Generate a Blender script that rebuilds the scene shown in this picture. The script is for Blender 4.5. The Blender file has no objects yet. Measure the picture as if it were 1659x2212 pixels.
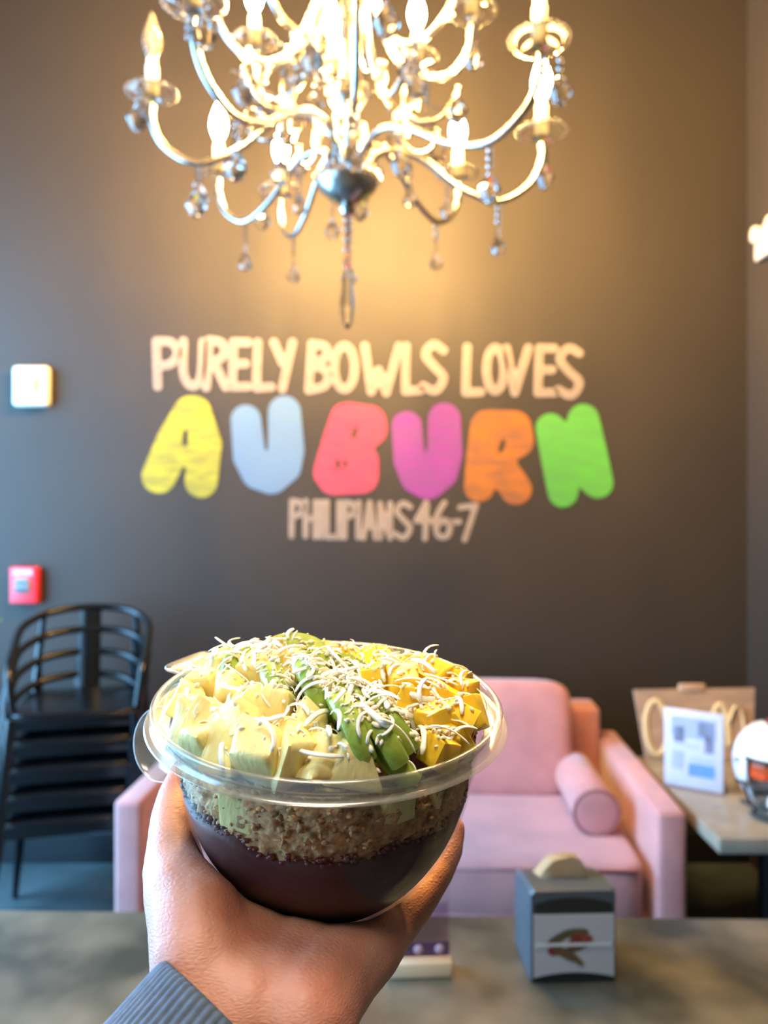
import bpy, bmesh, math, random
from math import sin, cos, pi, radians, hypot, sqrt
from mathutils import Vector, Matrix, noise
from mathutils.bvhtree import BVHTree

random.seed(7)
SC = bpy.context.scene
COL = SC.collection
CAM_Z = 1.5
F = 1660.0          # focal length in pixels of the 1659 x 2212 frame

# ------------------------------------------------------------------ camera
cd = bpy.data.cameras.new('camera')
cam = bpy.data.objects.new('camera', cd)
COL.objects.link(cam)
cam.location = (0, 0, CAM_Z)
cam.rotation_euler = (pi / 2, 0, 0)
cd.sensor_fit = 'VERTICAL'
cd.sensor_height = 9.06
cd.sensor_width = 6.8
cd.lens = F / 2212 * 9.06
cd.clip_start = 0.01
cd.clip_end = 60
cd.dof.use_dof = True
cd.dof.focus_distance = 0.345
cd.dof.aperture_fstop = 2.0
SC.camera = cam

# ------------------------------------------------------------------ light
world = bpy.data.worlds.new('world')
SC.world = world
world.use_nodes = True
wb = world.node_tree.nodes['Background']
wb.inputs['Color'].default_value = (0.55, 0.75, 1.0, 1)
wb.inputs['Strength'].default_value = 0.9

def area(name, loc, rot, sx, sy, power, color):
    ld = bpy.data.lights.new(name, 'AREA')
    ld.shape = 'RECTANGLE'
    ld.size, ld.size_y = sx, sy
    ld.energy = power
    ld.color = color
    o = bpy.data.objects.new(name, ld)
    o.location, o.rotation_euler = loc, rot
    COL.objects.link(o)
    return o
# daylight through the shop window in the left wall
area('window_daylight', (-2.5, 2.035, 1.75), (0, -pi / 2, 0), 2.3, 2.1, 430, (0.25, 0.60, 1.0))
area('window_daylight', (-2.5, -.25, 1.75), (0, -pi / 2, 0), 2.3, 1.5, 115, (0.30, 0.64, 1.0))  # side light for hand and fruit, from the added second window

# added fill lights, out of view, to brighten hand and bowl from above
for y in (-1.2, .3):
    pl_ = area('added_fill_light', (-.1, y, 4.08), (0, 0, 0), 1.1, .55, 32 if y < 0 else 15, (1.0, 0.82, 0.62))
    pl_.data.spread = radians(84)      # narrow beam keeps the added fill off the back wall
BULB_POWER = 1650.0
SC.view_settings.view_transform = 'Standard'
SC.view_settings.look = 'None'
SC.view_settings.gamma = 1.0
SC.view_settings.use_curve_mapping = False
SC.view_settings.exposure = -0.3
SC.cycles.sample_clamp_indirect = 6.0
SC.cycles.caustics_reflective = False
SC.cycles.caustics_refractive = False
SC.cycles.transparent_max_bounces = 24
SC.cycles.max_bounces = 10
SC.cycles.use_denoising = True

# ------------------------------------------------------------------ materials
MATS = {}
def srgb(r, g, b):
    f = lambda c: c / 12.92 if c <= 0.04045 else ((c + 0.055) / 1.055) ** 2.4
    return (f(r / 255), f(g / 255), f(b / 255), 1)

def mat(name, col, rough=0.5, metal=0.0, spec=0.5, var=0.0, scale=8.0, bump=0.0, bscale=60.0, sss=0.0,
        sssr=0.004, trans=0.0, ior=1.45, emit=None, estr=0.0, coat=0.0, stretch=(1, 1, 1), col2=None, sheen=0.0):
    if name in MATS:
        return MATS[name]
    m = bpy.data.materials.new(name)
    m.use_nodes = True
    nt = m.node_tree
    p = nt.nodes['Principled BSDF']
    p.inputs['Base Color'].default_value = col
    p.inputs['Roughness'].default_value = rough
    p.inputs['Metallic'].default_value = metal
    p.inputs['Specular IOR Level'].default_value = spec
    p.inputs['IOR'].default_value = ior
    p.inputs['Transmission Weight'].default_value = trans
    p.inputs['Coat Weight'].default_value = coat
    p.inputs['Sheen Weight'].default_value = sheen
    if sss:
        p.inputs['Subsurface Weight'].default_value = sss
        p.inputs['Subsurface Radius'].default_value = (1.0, 0.5, 0.3)
        p.inputs['Subsurface Scale'].default_value = sssr
    if emit:
        p.inputs['Emission Color'].default_value = emit
        p.inputs['Emission Strength'].default_value = estr
    tc = nt.nodes.new('ShaderNodeTexCoord')
    mp = nt.nodes.new('ShaderNodeMapping')
    mp.inputs['Scale'].default_value = stretch
    nt.links.new(tc.outputs['Object'], mp.inputs['Vector'])
    if var or col2:
        n = nt.nodes.new('ShaderNodeTexNoise')
        n.inputs['Scale'].default_value = scale
        n.inputs['Detail'].default_value = 4
        nt.links.new(mp.outputs['Vector'], n.inputs['Vector'])
        r = nt.nodes.new('ShaderNodeValToRGB')
        r.color_ramp.elements[0].position = 0.35
        r.color_ramp.elements[1].position = 0.68
        c2 = col2 if col2 else tuple(min(1, c * (1 - var)) for c in col[:3]) + (1,)
        r.color_ramp.elements[0].color = c2
        r.color_ramp.elements[1].color = tuple(min(1, c * (1 + var)) for c in col[:3]) + (1,)
        nt.links.new(n.outputs['Fac'], r.inputs['Fac'])
        nt.links.new(r.outputs['Color'], p.inputs['Base Color'])
    if bump:
        n2 = nt.nodes.new('ShaderNodeTexNoise')
        n2.inputs['Scale'].default_value = bscale
        n2.inputs['Detail'].default_value = 5
        nt.links.new(mp.outputs['Vector'], n2.inputs['Vector'])
        b = nt.nodes.new('ShaderNodeBump')
        b.inputs['Strength'].default_value = bump
        b.inputs['Distance'].default_value = 0.3 / bscale
        nt.links.new(n2.outputs['Fac'], b.inputs['Height'])
        nt.links.new(b.outputs['Normal'], p.inputs['Normal'])
    MATS[name] = m
    return m

def clear_plastic(name, tint, gloss=1.0, rough=0.06, base=0.03, cloud=0.0):
    m = bpy.data.materials.new(name)
    m.use_nodes = True
    nt = m.node_tree
    nt.nodes.clear()
    out = nt.nodes.new('ShaderNodeOutputMaterial')
    tr = nt.nodes.new('ShaderNodeBsdfTransparent')
    tr.inputs['Color'].default_value = tint
    gl = nt.nodes.new('ShaderNodeBsdfGlossy')
    gl.inputs['Roughness'].default_value = rough
    lw = nt.nodes.new('ShaderNodeLayerWeight')
    lw.inputs['Blend'].default_value = .5
    fr = nt.nodes.new('ShaderNodeMath')
    fr.operation = 'POWER'
    fr.inputs[1].default_value = 4.0
    nt.links.new(lw.outputs['Facing'], fr.inputs[0])
    ma = nt.nodes.new('ShaderNodeMath')
    ma.operation = 'MULTIPLY_ADD'
    ma.inputs[1].default_value = gloss
    ma.inputs[2].default_value = base
    ma.use_clamp = True
    mx = nt.nodes.new('ShaderNodeMixShader')
    nt.links.new(fr.outputs[0], ma.inputs[0])
    nt.links.new(ma.outputs[0], mx.inputs[0])
    nt.links.new(tr.outputs[0], mx.inputs[1])
    nt.links.new(gl.outputs[0], mx.inputs[2])
    if cloud:
        df = nt.nodes.new('ShaderNodeBsdfDiffuse')
        df.inputs['Color'].default_value = (.85, .84, .78, 1)
        m2 = nt.nodes.new('ShaderNodeMixShader')
        m2.inputs[0].default_value = cloud
        nt.links.new(mx.outputs[0], m2.inputs[1])
        nt.links.new(df.outputs[0], m2.inputs[2])
        mx = m2
    nt.links.new(mx.outputs[0], out.inputs[0])
    MATS[name] = m
    return m

M_wall = mat('charcoal_wall_paint', (0.033, 0.028, 0.024, 1), 0.55, spec=0.3, bump=0.08, bscale=90)
M_floor = mat('sealed_concrete_floor', (0.085, 0.105, 0.11, 1), 0.22, var=0.25, scale=3, bump=0.05, bscale=40)
M_ceiling = mat('dark_ceiling_paint', (0.05, 0.047, 0.042, 1), 0.8)
M_trim = mat('black_trim_paint', (0.02, 0.022, 0.025, 1), 0.4)
M_winframe = mat('black_window_frame', (0.02, 0.02, 0.022, 1), 0.35, metal=0.3)
M_pane = clear_plastic('window_glass', (0.97, 0.99, 1, 1), 1.0, 0.0, 0.0)
M_chrome = mat('polished_silver', (0.42, 0.40, 0.37, 1), 0.27, metal=1.0)
M_crystal = mat('cut_crystal', (0.98, 0.97, 0.95, 1), 0.02, trans=1.0, ior=1.5)
M_candle = mat('ivory_candle_sleeve', (0.85, 0.78, 0.62, 1), 0.5, sss=0.2)
M_bulb = mat('lit_bulb', (1, 0.85, 0.6, 1), 0.3, emit=(1.0, 0.58, 0.18, 1), estr=BULB_POWER)
M_bulb_off = mat('unlit_bulb_glass', (1, 0.95, 0.85, 1), 0.05, trans=0.9, ior=1.2)
M_filament = mat('warm_filament', (1, 0.7, 0.2, 1), 0.4, emit=(1.0, 0.6, 0.15, 1), estr=6)
M_bowl = clear_plastic('clear_bowl_plastic', (0.985, 0.985, 0.975, 1), 0.3, 0.05, 0.010)
M_rim = clear_plastic('clear_rim_plastic', (0.96, 0.965, 0.95, 1), 0.6, 0.17, 0.17, cloud=0.10)
M_acrylic = clear_plastic('clear_acrylic', (0.97, 0.95, 0.97, 1), 0.9, 0.02, 0.03)
M_acai = mat('acai_puree', srgb(74, 42, 45), 0.5, spec=.3, var=0.18, scale=45, bump=0.3, bscale=220)
M_granola = mat('granola', srgb(208, 160, 110), 0.75, var=0.35, scale=260, bump=0.8, bscale=700)
M_pine = mat('pineapple_flesh', srgb(249, 230, 158), 0.30, var=0.08, scale=120, bump=0.7, bscale=380, sss=0.25, sssr=0.004, stretch=(1, 1, 0.35))
M_mango = mat('mango_flesh', srgb(255, 212, 62), 0.3, var=0.10, scale=90, bump=0.25, bscale=320, sss=0.25, sssr=0.004)
M_kiwi = mat('kiwi_flesh', srgb(150, 174, 72), 0.28, var=0.16, scale=140, bump=0.35, bscale=420, sss=0.25, sssr=0.004)
M_kiwicore = mat('kiwi_core', srgb(216, 214, 150), 0.4, var=0.1, scale=200)
M_seed = mat('kiwi_seed', (0.012, 0.010, 0.010, 1), 0.3)
M_coco = mat('coconut_flesh', srgb(253, 250, 242), 0.5, var=0.05, scale=300, sss=0.2, sssr=0.002)
M_crumb = mat('coconut_crumb', srgb(250, 240, 222), 0.6)
M_pink = mat('pink_velvet', srgb(204, 142, 140), 0.75, var=0.12, scale=7, bump=0.12, bscale=30, sheen=0.5)
M_pinkpipe = mat('pink_piping', srgb(172, 112, 112), 0.75)
M_black = mat('black_painted_metal', (0.005, 0.007, 0.009, 1), 0.22, metal=0.0, spec=0.45)
M_stone = mat('grey_stone_top', srgb(112, 108, 94), 0.33, scale=6.5, col2=srgb(56, 59, 53), bump=0.06, bscale=30)
M_taupe = mat('taupe_stone_top', srgb(150, 140, 124), 0.16, var=0.12, scale=10)
M_dark = mat('dark_table_base', (0.014, 0.014, 0.016, 1), 0.5)
M_disp = mat('grey_dispenser_plastic', srgb(72, 80, 86), 0.3)
M_dispdark = mat('black_dispenser_recess', (0.015, 0.016, 0.018, 1), 0.45)
M_card = mat('silver_grey_card', srgb(176, 174, 176), 0.35)
M_napkin = mat('kraft_napkin', srgb(205, 180, 140), 0.85, var=0.1, scale=30)
M_white = mat('white_plastic', srgb(206, 202, 194), 0.35)
M_red = mat('red_alarm_plastic', srgb(205, 48, 62), 0.35)
M_greyp = mat('grey_plastic', srgb(120, 130, 136), 0.4)
M_chalk = mat('cream_chalk_paint', srgb(134, 123, 114), 0.85, var=0.1, scale=25)
M_inline = mat('grey_chalk_inline', srgb(120, 106, 96), 0.9)
M_tan = mat('tan_board', srgb(176, 148, 124), 0.6, var=0.12, scale=9, stretch=(1, 1, 5))
M_cream = mat('cream_paint', srgb(222, 200, 154), 0.6)
M_paper = mat('white_paper', srgb(236, 242, 250), 0.5)
M_blue = mat('blue_print', srgb(120, 176, 232), 0.5, var=0.15, scale=30)
M_greyprint = mat('grey_print', srgb(140, 146, 168), 0.5, var=0.2, scale=40)
M_paleprint = mat('pale_blue_print', srgb(196, 214, 238), 0.5, var=0.06, scale=60)
M_helm = mat('white_helmet_shell', srgb(236, 238, 242), 0.12, coat=0.5)
M_orange = mat('orange_decal', srgb(226, 82, 30), 0.25)
M_navy = mat('navy_decal', srgb(30, 40, 66), 0.3)
M_purple = mat('plum_band', srgb(92, 62, 92), 0.5)
M_lilac = mat('lilac_card', srgb(206, 178, 200), 0.5)
M_wood = mat('cream_wood_base', srgb(232, 208, 172), 0.55, var=0.08, scale=14)
M_leaf = mat('green_leaf', srgb(70, 110, 34), 0.4, var=0.2, scale=20)
M_pot = mat('white_ceramic_pot', srgb(200, 202, 200), 0.35)
M_soil = mat('dark_soil', (0.03, 0.022, 0.016, 1), 0.9)

# ------------------------------------------------------------------ helpers
def P(px, py, Y):
    """world point at depth Y on the sight line of a photograph pixel"""
    return Vector(((px - 829.5) / F * Y, Y, CAM_Z - (py - 1106) / F * Y))

def link_mesh(name, me, m=None, parent=None, smooth=True):
    o = bpy.data.objects.new(name, me)
    COL.objects.link(o)
    if m and not me.materials:
        me.materials.append(m)
    if smooth and me.polygons:
        me.polygons.foreach_set('use_smooth', [True] * len(me.polygons))
    if parent:
        o.parent = parent
    return o

def obj(name, bm, m, parent=None, smooth=True, angle=None):
    bmesh.ops.recalc_face_normals(bm, faces=bm.faces)
    me = bpy.data.meshes.new(name)
    bm.to_mesh(me)
    bm.free()
    o = link_mesh(name, me, m, parent, smooth)
    if smooth and angle:
        me.set_sharp_from_angle(angle=radians(angle))
    return o

def tag(o, label=None, cat=None, group=None, kind=None):
    if label: o['label'] = label
    if cat: o['category'] = cat
    if group: o['group'] = group
    if kind: o['kind'] = kind
    return o

def empty(name, loc=(0, 0, 0), rz=0.0):
    o = bpy.data.objects.new(name, None)
    o.empty_display_size = 0.05
    COL.objects.link(o)
    o.location = loc
    o.rotation_euler = (0, 0, rz)
    return o

def copy_tree(o, parent=None):
    kids = [c for c in bpy.data.objects if c.parent == o]
    c = o.copy()
    COL.objects.link(c)
    c.parent = parent
    for k in kids:
        copy_tree(k, c)
    return c

def bm_box(bm, lo, hi, bev=0.0, seg=2, M=None):
    r = bmesh.ops.create_cube(bm, size=1.0)
    vs = r['verts']
    for v in vs:
        v.co = Vector([lo[i] + (v.co[i] + 0.5) * (hi[i] - lo[i]) for i in range(3)])
    if bev:
        es = list({e for v in vs for e in v.link_edges})
        rb = bmesh.ops.bevel(bm, geom=es, offset=bev, segments=seg, profile=0.5, affect='EDGES')
        vs = list({v for v in rb['verts']} | {v for v in vs if v.is_valid})
    if M:
        bmesh.ops.transform(bm, matrix=M, verts=[v for v in vs if v.is_valid])
    return vs

def box(name, lo, hi, m, parent=None, bev=0.0, seg=2, M=None):
    bm = bmesh.new()
    bm_box(bm, lo, hi, bev, seg, M)
    return obj(name, bm, m, parent, smooth=bev > 0, angle=50)

def bm_lathe(bm, prof, n=48, M=None, close=False):
    """prof: list of (r, z)"""
    rings = []
    for r, z in prof:
        if r < 1e-6:
            v = bm.verts.new((0, 0, z))
            rings.append([v])
        else:
            rings.append([bm.verts.new((r * cos(2 * pi * i / n), r * sin(2 * pi * i / n), z)) for i in range(n)])
    pairs = list(zip(rings, rings[1:]))
    if close:
        pairs.append((rings[-1], rings[0]))
    for a, b in pairs:
        for i in range(n):
            j = (i + 1) % n
            f = []
            for v in (a[i % len(a)], a[j % len(a)], b[j % len(b)], b[i % len(b)]):
                if v not in f: f.append(v)
            if len(f) >= 3:
                bm.faces.new(f)
    vs = [v for r in rings for v in r]
    if M:
        bmesh.ops.transform(bm, matrix=M, verts=vs)
    return vs

def catmull(pts, sub=6):
    pts = [Vector(p) for p in pts]
    out = []
    n = len(pts)
    for i in range(n - 1):
        p0, p1, p2, p3 = pts[max(i - 1, 0)], pts[i], pts[i + 1], pts[min(i + 2, n - 1)]
        for s in range(sub):
            t = s / sub
            out.append(0.5 * ((2 * p1) + (p2 - p0) * t + (2 * p0 - 5 * p1 + 4 * p2 - p3) * t * t + (3 * p1 - p0 - 3 * p2 + p3) * t ** 3))
    out.append(pts[-1])
    return out

def bm_tube(bm, pts, rad, n=8, caps=True, flat=None):
    """tube through points; rad float or list; flat=(sx, sy) squashes the section"""
    pts = [Vector(p) for p in pts]
    k = len(pts)
    rads = rad if isinstance(rad, (list, tuple)) else [rad] * k
    up = Vector((0, 0, 1))
    t0 = (pts[1] - pts[0]).normalized()
    if abs(t0.dot(up)) > 0.95: up = Vector((0, 1, 0))
    nx = t0.cross(up).normalized()
    rings = []
    for i, p in enumerate(pts):
        t = (pts[min(i + 1, k - 1)] - pts[max(i - 1, 0)]).normalized()
        nx = (nx - t * nx.dot(t)).normalized()
        ny = t.cross(nx)
        sx, sy = flat if flat else (1, 1)
        rings.append([bm.verts.new(p + rads[i] * (sx * cos(2 * pi * j / n) * nx + sy * sin(2 * pi * j / n) * ny)) for j in range(n)])
    for a, b in zip(rings, rings[1:]):
        for j in range(n):
            bm.faces.new((a[j], a[(j + 1) % n], b[(j + 1) % n], b[j]))
    if caps:
        bm.faces.new(rings[0][::-1])
        bm.faces.new(rings[-1])

def tube(name, pts, rad, m, parent=None, n=8, flat=None):
    bm = bmesh.new()
    bm_tube(bm, pts, rad, n, True, flat)
    return obj(name, bm, m, parent, angle=60)

def bm_sphere(bm, c, r, sub=2, sc=(1, 1, 1)):
    g = bmesh.ops.create_icosphere(bm, subdivisions=sub, radius=1.0)
    for v in g['verts']:
        v.co = Vector((c[0] + v.co.x * r * sc[0], c[1] + v.co.y * r * sc[1], c[2] + v.co.z * r * sc[2]))
    return g['verts']

def bm_super(bm, lo, hi, e=0.3, nu=28, nv=16, M=None, crown=0.0):
    """soft upholstered block: superellipsoid filling the box lo..hi"""
    c = [(lo[i] + hi[i]) / 2 for i in range(3)]
    s = [(hi[i] - lo[i]) / 2 for i in range(3)]
    f = lambda x, p: math.copysign(abs(x) ** p, x)
    rows = []
    for i in range(nv + 1):
        a = -pi / 2 + pi * i / nv
        row = []
        for j in range(nu):
            b = 2 * pi * (j + 0.5) / nu
            x, y, z = f(cos(a), e) * f(cos(b), e), f(cos(a), e) * f(sin(b), e), f(sin(a), e)
            z *= 1 + crown * (1 - x * x) * (1 - y * y)
            row.append(bm.verts.new((c[0] + s[0] * x, c[1] + s[1] * y, c[2] + s[2] * z)))
        rows.append(row)
    for a, b in zip(rows, rows[1:]):
        for j in range(nu):
            bm.faces.new((a[j], a[(j + 1) % nu], b[(j + 1) % nu], b[j]))
    vs = [v for r in rows for v in r]
    bmesh.ops.remove_doubles(bm, verts=vs, dist=1e-5)
    if M:
        bmesh.ops.transform(bm, matrix=M, verts=[v for v in vs if v.is_valid])

def soft(name, lo, hi, m, parent=None, e=0.3, crown=0.0, M=None):
    bm = bmesh.new()
    bm_super(bm, lo, hi, e, crown=crown, M=M)
    return obj(name, bm, m, parent)

# ------------------------------------------------------------------ room shell
WALL_Y, WALL_R, WALL_L, CEIL, FRONT_Y = 3.30, 1.56, -2.62, 4.142, -2.2
wall_back = tag(box('wall_back', (WALL_L - .1, WALL_Y, 0), (WALL_R + .1, WALL_Y + .1, CEIL), M_wall), 'charcoal chalkboard wall with painted lettering behind the pink sofa', None, None, 'structure')
tag(box('wall_right', (WALL_R, FRONT_Y, 0), (WALL_R + .1, WALL_Y, CEIL), M_wall), 'dark side wall past the side table', None, None, 'structure')
tag(box('wall_front', (WALL_L - .1, FRONT_Y - .1, 0), (WALL_R + .1, FRONT_Y, CEIL), M_wall), 'dark wall across the room', None, None, 'structure')
tag(box('floor', (WALL_L - .1, FRONT_Y - .1, -.1), (WALL_R + .1, WALL_Y + .1, 0), M_floor), 'sealed grey concrete floor', None, None, 'structure')
tag(box('ceiling', (WALL_L - .1, FRONT_Y - .1, CEIL), (WALL_R + .1, WALL_Y + .1, CEIL + .1), M_ceiling), 'dark painted ceiling', None, None, 'structure')
tag(box('baseboard_back', (WALL_L, WALL_Y - .018, 0), (WALL_R, WALL_Y, .13), M_trim, bev=.003), 'black baseboard under the chalkboard wall', None, None, 'structure')
W0, W1, WZ0, WZ1 = 0.95, 3.12, 0.55, 2.95
V0, V1 = -1.05, 0.55      # second window, added out of view beside the viewer to light the hand
bm = bmesh.new()
bm_box(bm, (WALL_L - .1, FRONT_Y, 0), (WALL_L, WALL_Y, WZ0))
bm_box(bm, (WALL_L - .1, FRONT_Y, WZ1), (WALL_L, WALL_Y, CEIL))
for a_, b_ in ((FRONT_Y, V0), (V1, W0), (W1, WALL_Y)):
    bm_box(bm, (WALL_L - .1, a_, WZ0), (WALL_L, b_, WZ1))
tag(obj('wall_left', bm, M_wall, smooth=False), 'dark wall with a shop window and an added second one', None, None, 'structure')
for k_, (a_, b_) in enumerate(((W0, W1), (V0, V1))):
    win = tag(empty('window_%d' % (k_ + 1), (WALL_L - .05, (a_ + b_) / 2, WZ0)), 'shop window with black mullions ' + ('next to the chalkboard wall' if k_ == 0 else 'added beside the viewer to light the hand'), None, None, 'structure')
    wl, wh = b_ - a_, WZ1 - WZ0
    for y in (-wl / 2 + .03, 0, wl / 2 - .03):
        box('mullion', (-.03, y - .03, 0), (.03, y + .03, wh), M_winframe, win)
    for z in (.03, wh - .03):
        box('window_rail', (-.03, -wl / 2, z - .03), (.03, wl / 2, z + .03), M_winframe, win)
    for y in (-wl / 4, wl / 4):
        box('pane', (-.004, y - wl / 4 + .03, .06), (.004, y + wl / 4 - .03, wh - .06), M_pane, win)

for y in (-1.2, .3):  # unseen panels added to carry the fill lights
    cp = tag(empty('added_fill_panel', (-.1, y, CEIL - .05)), 'added unseen fill light panel on the ceiling %s' % ('behind the viewer' if y < 0 else 'over the hand and bowl'), 'lamp')
    box('housing', (-.58, -.3, .015), (.58, .3, .05), M_trim, cp, .004)
    box('diffuser', (-.55, -.275, 0), (.55, .275, .015), M_white, cp)

# ---- painted lettering on the back wall; sizes in wall metres, WS metres per unit
WS = WALL_Y / F
def wp(x, y, off=0.0):
    return Vector(((x - 829.5) * WS, WALL_Y - off, CAM_Z - (y - 1106) * WS))

def blob_letter(name, strokes, m, off=0.0, depth=0.004, parent=None, label=None, holes=(), cell=3.0):
    """paint strokes: chains of (x, y, radius) joined into one flat, slightly raised shape on the wall"""
    segs, hs = [], []
    for src, dst in ((strokes, segs), (holes, hs)):
        for st_ in src:
            for a, b in zip(st_, st_[1:]):
                dst.append((a, b))
    def dist(x, y, L):
        best = 1e9
        for a, b in L:
            dx, dy = b[0] - a[0], b[1] - a[1]
            l2 = dx * dx + dy * dy
            t = 0 if l2 < 1e-9 else max(0, min(1, ((x - a[0]) * dx + (y - a[1]) * dy) / l2))
            d = hypot(x - a[0] - t * dx, y - a[1] - t * dy) - (a[2] + (b[2] - a[2]) * t)
            if d < best: best = d
        return best
    def sdf(x, y):
        d = dist(x, y, segs)
        return max(d, -dist(x, y, hs)) if hs else d
    rm = max(max(a[2], b[2]) for a, b in segs) + 2 * cell
    xs = [q[0] for sg in segs for q in sg]; ys = [q[1] for sg in segs for q in sg]
    x0, y0 = min(xs) - rm, min(ys) - rm
    nx, ny = int((max(xs) + rm - x0) / cell) + 2, int((max(ys) + rm - y0) / cell) + 2
    G = [[sdf(x0 + i * cell, y0 + k * cell) for i in range(nx)] for k in range(ny)]
    bm = bmesh.new()
    vt = {}
    def vert(i, k):
        if (i, k) not in vt:
            x, y, d = x0 + i * cell, y0 + k * cell, G[k][i]
            if d > 0:      # pull outside corners back onto the outline
                for _ in range(2):
                    gx = sdf(x + .3, y) - sdf(x - .3, y); gy = sdf(x, y + .3) - sdf(x, y - .3)
                    l = hypot(gx, gy) or 1
                    x -= d * gx / l; y -= d * gy / l
                    d = sdf(x, y)
            vt[(i, k)] = bm.verts.new(wp(x, y, off + depth))
        return vt[(i, k)]
    for k in range(ny - 1):
        for i in range(nx - 1):
            c4 = ((i, k), (i + 1, k), (i + 1, k + 1), (i, k + 1))
            if any(G[b][a] < 0 for a, b in c4):
                bm.faces.new([vert(a, b) for a, b in c4])
    be = [e for e in bm.edges if len(e.link_faces) == 1]
    low_ = {}
    for e in be:
        for v in e.verts:
            if v not in low_:
                low_[v] = bm.verts.new((v.co.x, WALL_Y, v.co.z))
    for e in be:
        a, b = e.verts
        bm.faces.new((a, b, low_[b], low_[a]))
    o = obj(name, bm, m, parent or wall_back, smooth=False)
    if label: o['label'] = label
    return o

def ell(cx, cy, rx, ry, n=20):
    return [(cx + rx * cos(2 * pi * i / n), cy + ry * sin(2 * pi * i / n)) for i in range(n + 1)]

def arc_pts(pts, sub=5):
    return [(p.x, p.y) for p in catmull([(a, b, 0) for a, b in pts], sub)]

L1 = [
    ('P', [[(338, 737), (341, 835)], arc_pts([(338, 737), (371, 740), (384, 762), (371, 785), (343, 791)])]),
    ('U', [arc_pts([(397, 737), (397, 808), (415, 834), (434, 814), (439, 739)])]),
    ('R', [[(452, 737), (446, 837)], arc_pts([(452, 735), (480, 742), (484, 768), (454, 786)]), [(464, 786), (488, 836)]]),
    ('E', [[(505, 739), (502, 836)], [(505, 739), (536, 740)], [(503, 786), (530, 786)], [(502, 836), (536, 835)]]),
    ('L', [[(557, 740), (554, 838), (586, 836)]]),
    ('Y', [[(592, 740), (611, 784)], [(632, 740), (610, 840)]]),
    ('B', [[(674, 743), (667, 842)], arc_pts([(674, 743), (702, 749), (706, 770), (674, 788)]), arc_pts([(672, 788), (706, 802), (703, 832), (667, 843)])]),
    ('O', [ell(744, 794, 22, 47)]),
    ('W', [[(788, 748), (802, 846), (818, 800), (834, 848), (862, 748)]]),
    ('L', [[(877, 748), (876, 845), (908, 843)]]),
    ('S', [arc_pts([(958, 757), (936, 744), (919, 766), (938, 792), (958, 816), (941, 844), (914, 834)])]),
    ('L', [[(1009, 750), (1006, 848), (1039, 847)]]),
    ('O', [ell(1070, 798, 19, 47)]),
    ('V', [[(1094, 752), (1112, 848), (1141, 752)]]),
    ('E', [[(1165, 752), (1162, 849)], [(1165, 752), (1197, 753)], [(1163, 799), (1192, 799)], [(1162, 849), (1198, 848)]]),
    ('S', [arc_pts([(1251, 763), (1228, 752), (1209, 775), (1228, 802), (1251, 826), (1235, 854), (1206, 842)])]),
]
L3 = [
    ('P', [[(631, 1082), (630, 1158)], arc_pts([(631, 1082), (650, 1087), (651, 1108), (631, 1118)])]),
    ('H', [[(661, 1082), (660, 1158)], [(682, 1084), (681, 1160)], [(661, 1120), (682, 1121)]]),
    ('I', [[(694, 1084), (693, 1160)]]),
    ('L', [[(706, 1084), (706, 1160), (724, 1160)]]),
    ('I', [[(733, 1085), (732, 1161)]]),
    ('P', [[(745, 1085), (744, 1161)], arc_pts([(745, 1085), (763, 1090), (764, 1110), (745, 1119)])]),
    ('I', [[(775, 1086), (774, 1161)]]),
    ('A', [[(785, 1162), (799, 1086), (812, 1162)], [(791, 1136), (807, 1136)]]),
    ('N', [[(821, 1162), (821, 1088), (843, 1162), (843, 1088)]]),
    ('S', [arc_pts([(886, 1095), (870, 1087), (857, 1103), (871, 1122), (886, 1140), (873, 1162), (853, 1153)])]),
    ('4', [[(921, 1086), (899, 1125), (932, 1125)], [(922, 1092), (918, 1164)]]),
    ('6', [arc_pts([(960, 1086), (942, 1120), (946, 1156), (966, 1158), (972, 1136), (960, 1124), (944, 1136)])]),
    ('dash', [[(976, 1128), (992, 1127)]]),
    ('7', [[(994, 1096), (1028, 1092), (1004, 1166)]]),
]
for rows, r, rin in ((L1, 9.0, 2.0), (L3, 6.0, 1.2)):
    for ch, sts in rows:
        o = blob_letter('painted_letter', [[(x, y, r) for x, y in s] for s in sts], M_chalk, label='cream outlined painted letter' if ch not in '467' else 'cream painted numeral')
        blob_letter('letter_inline', [[(x, y, rin) for x, y in s] for s in sts], M_inline, off=0.0045, depth=.001, parent=o, cell=1.8 if r > 7 else 1.3)

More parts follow.
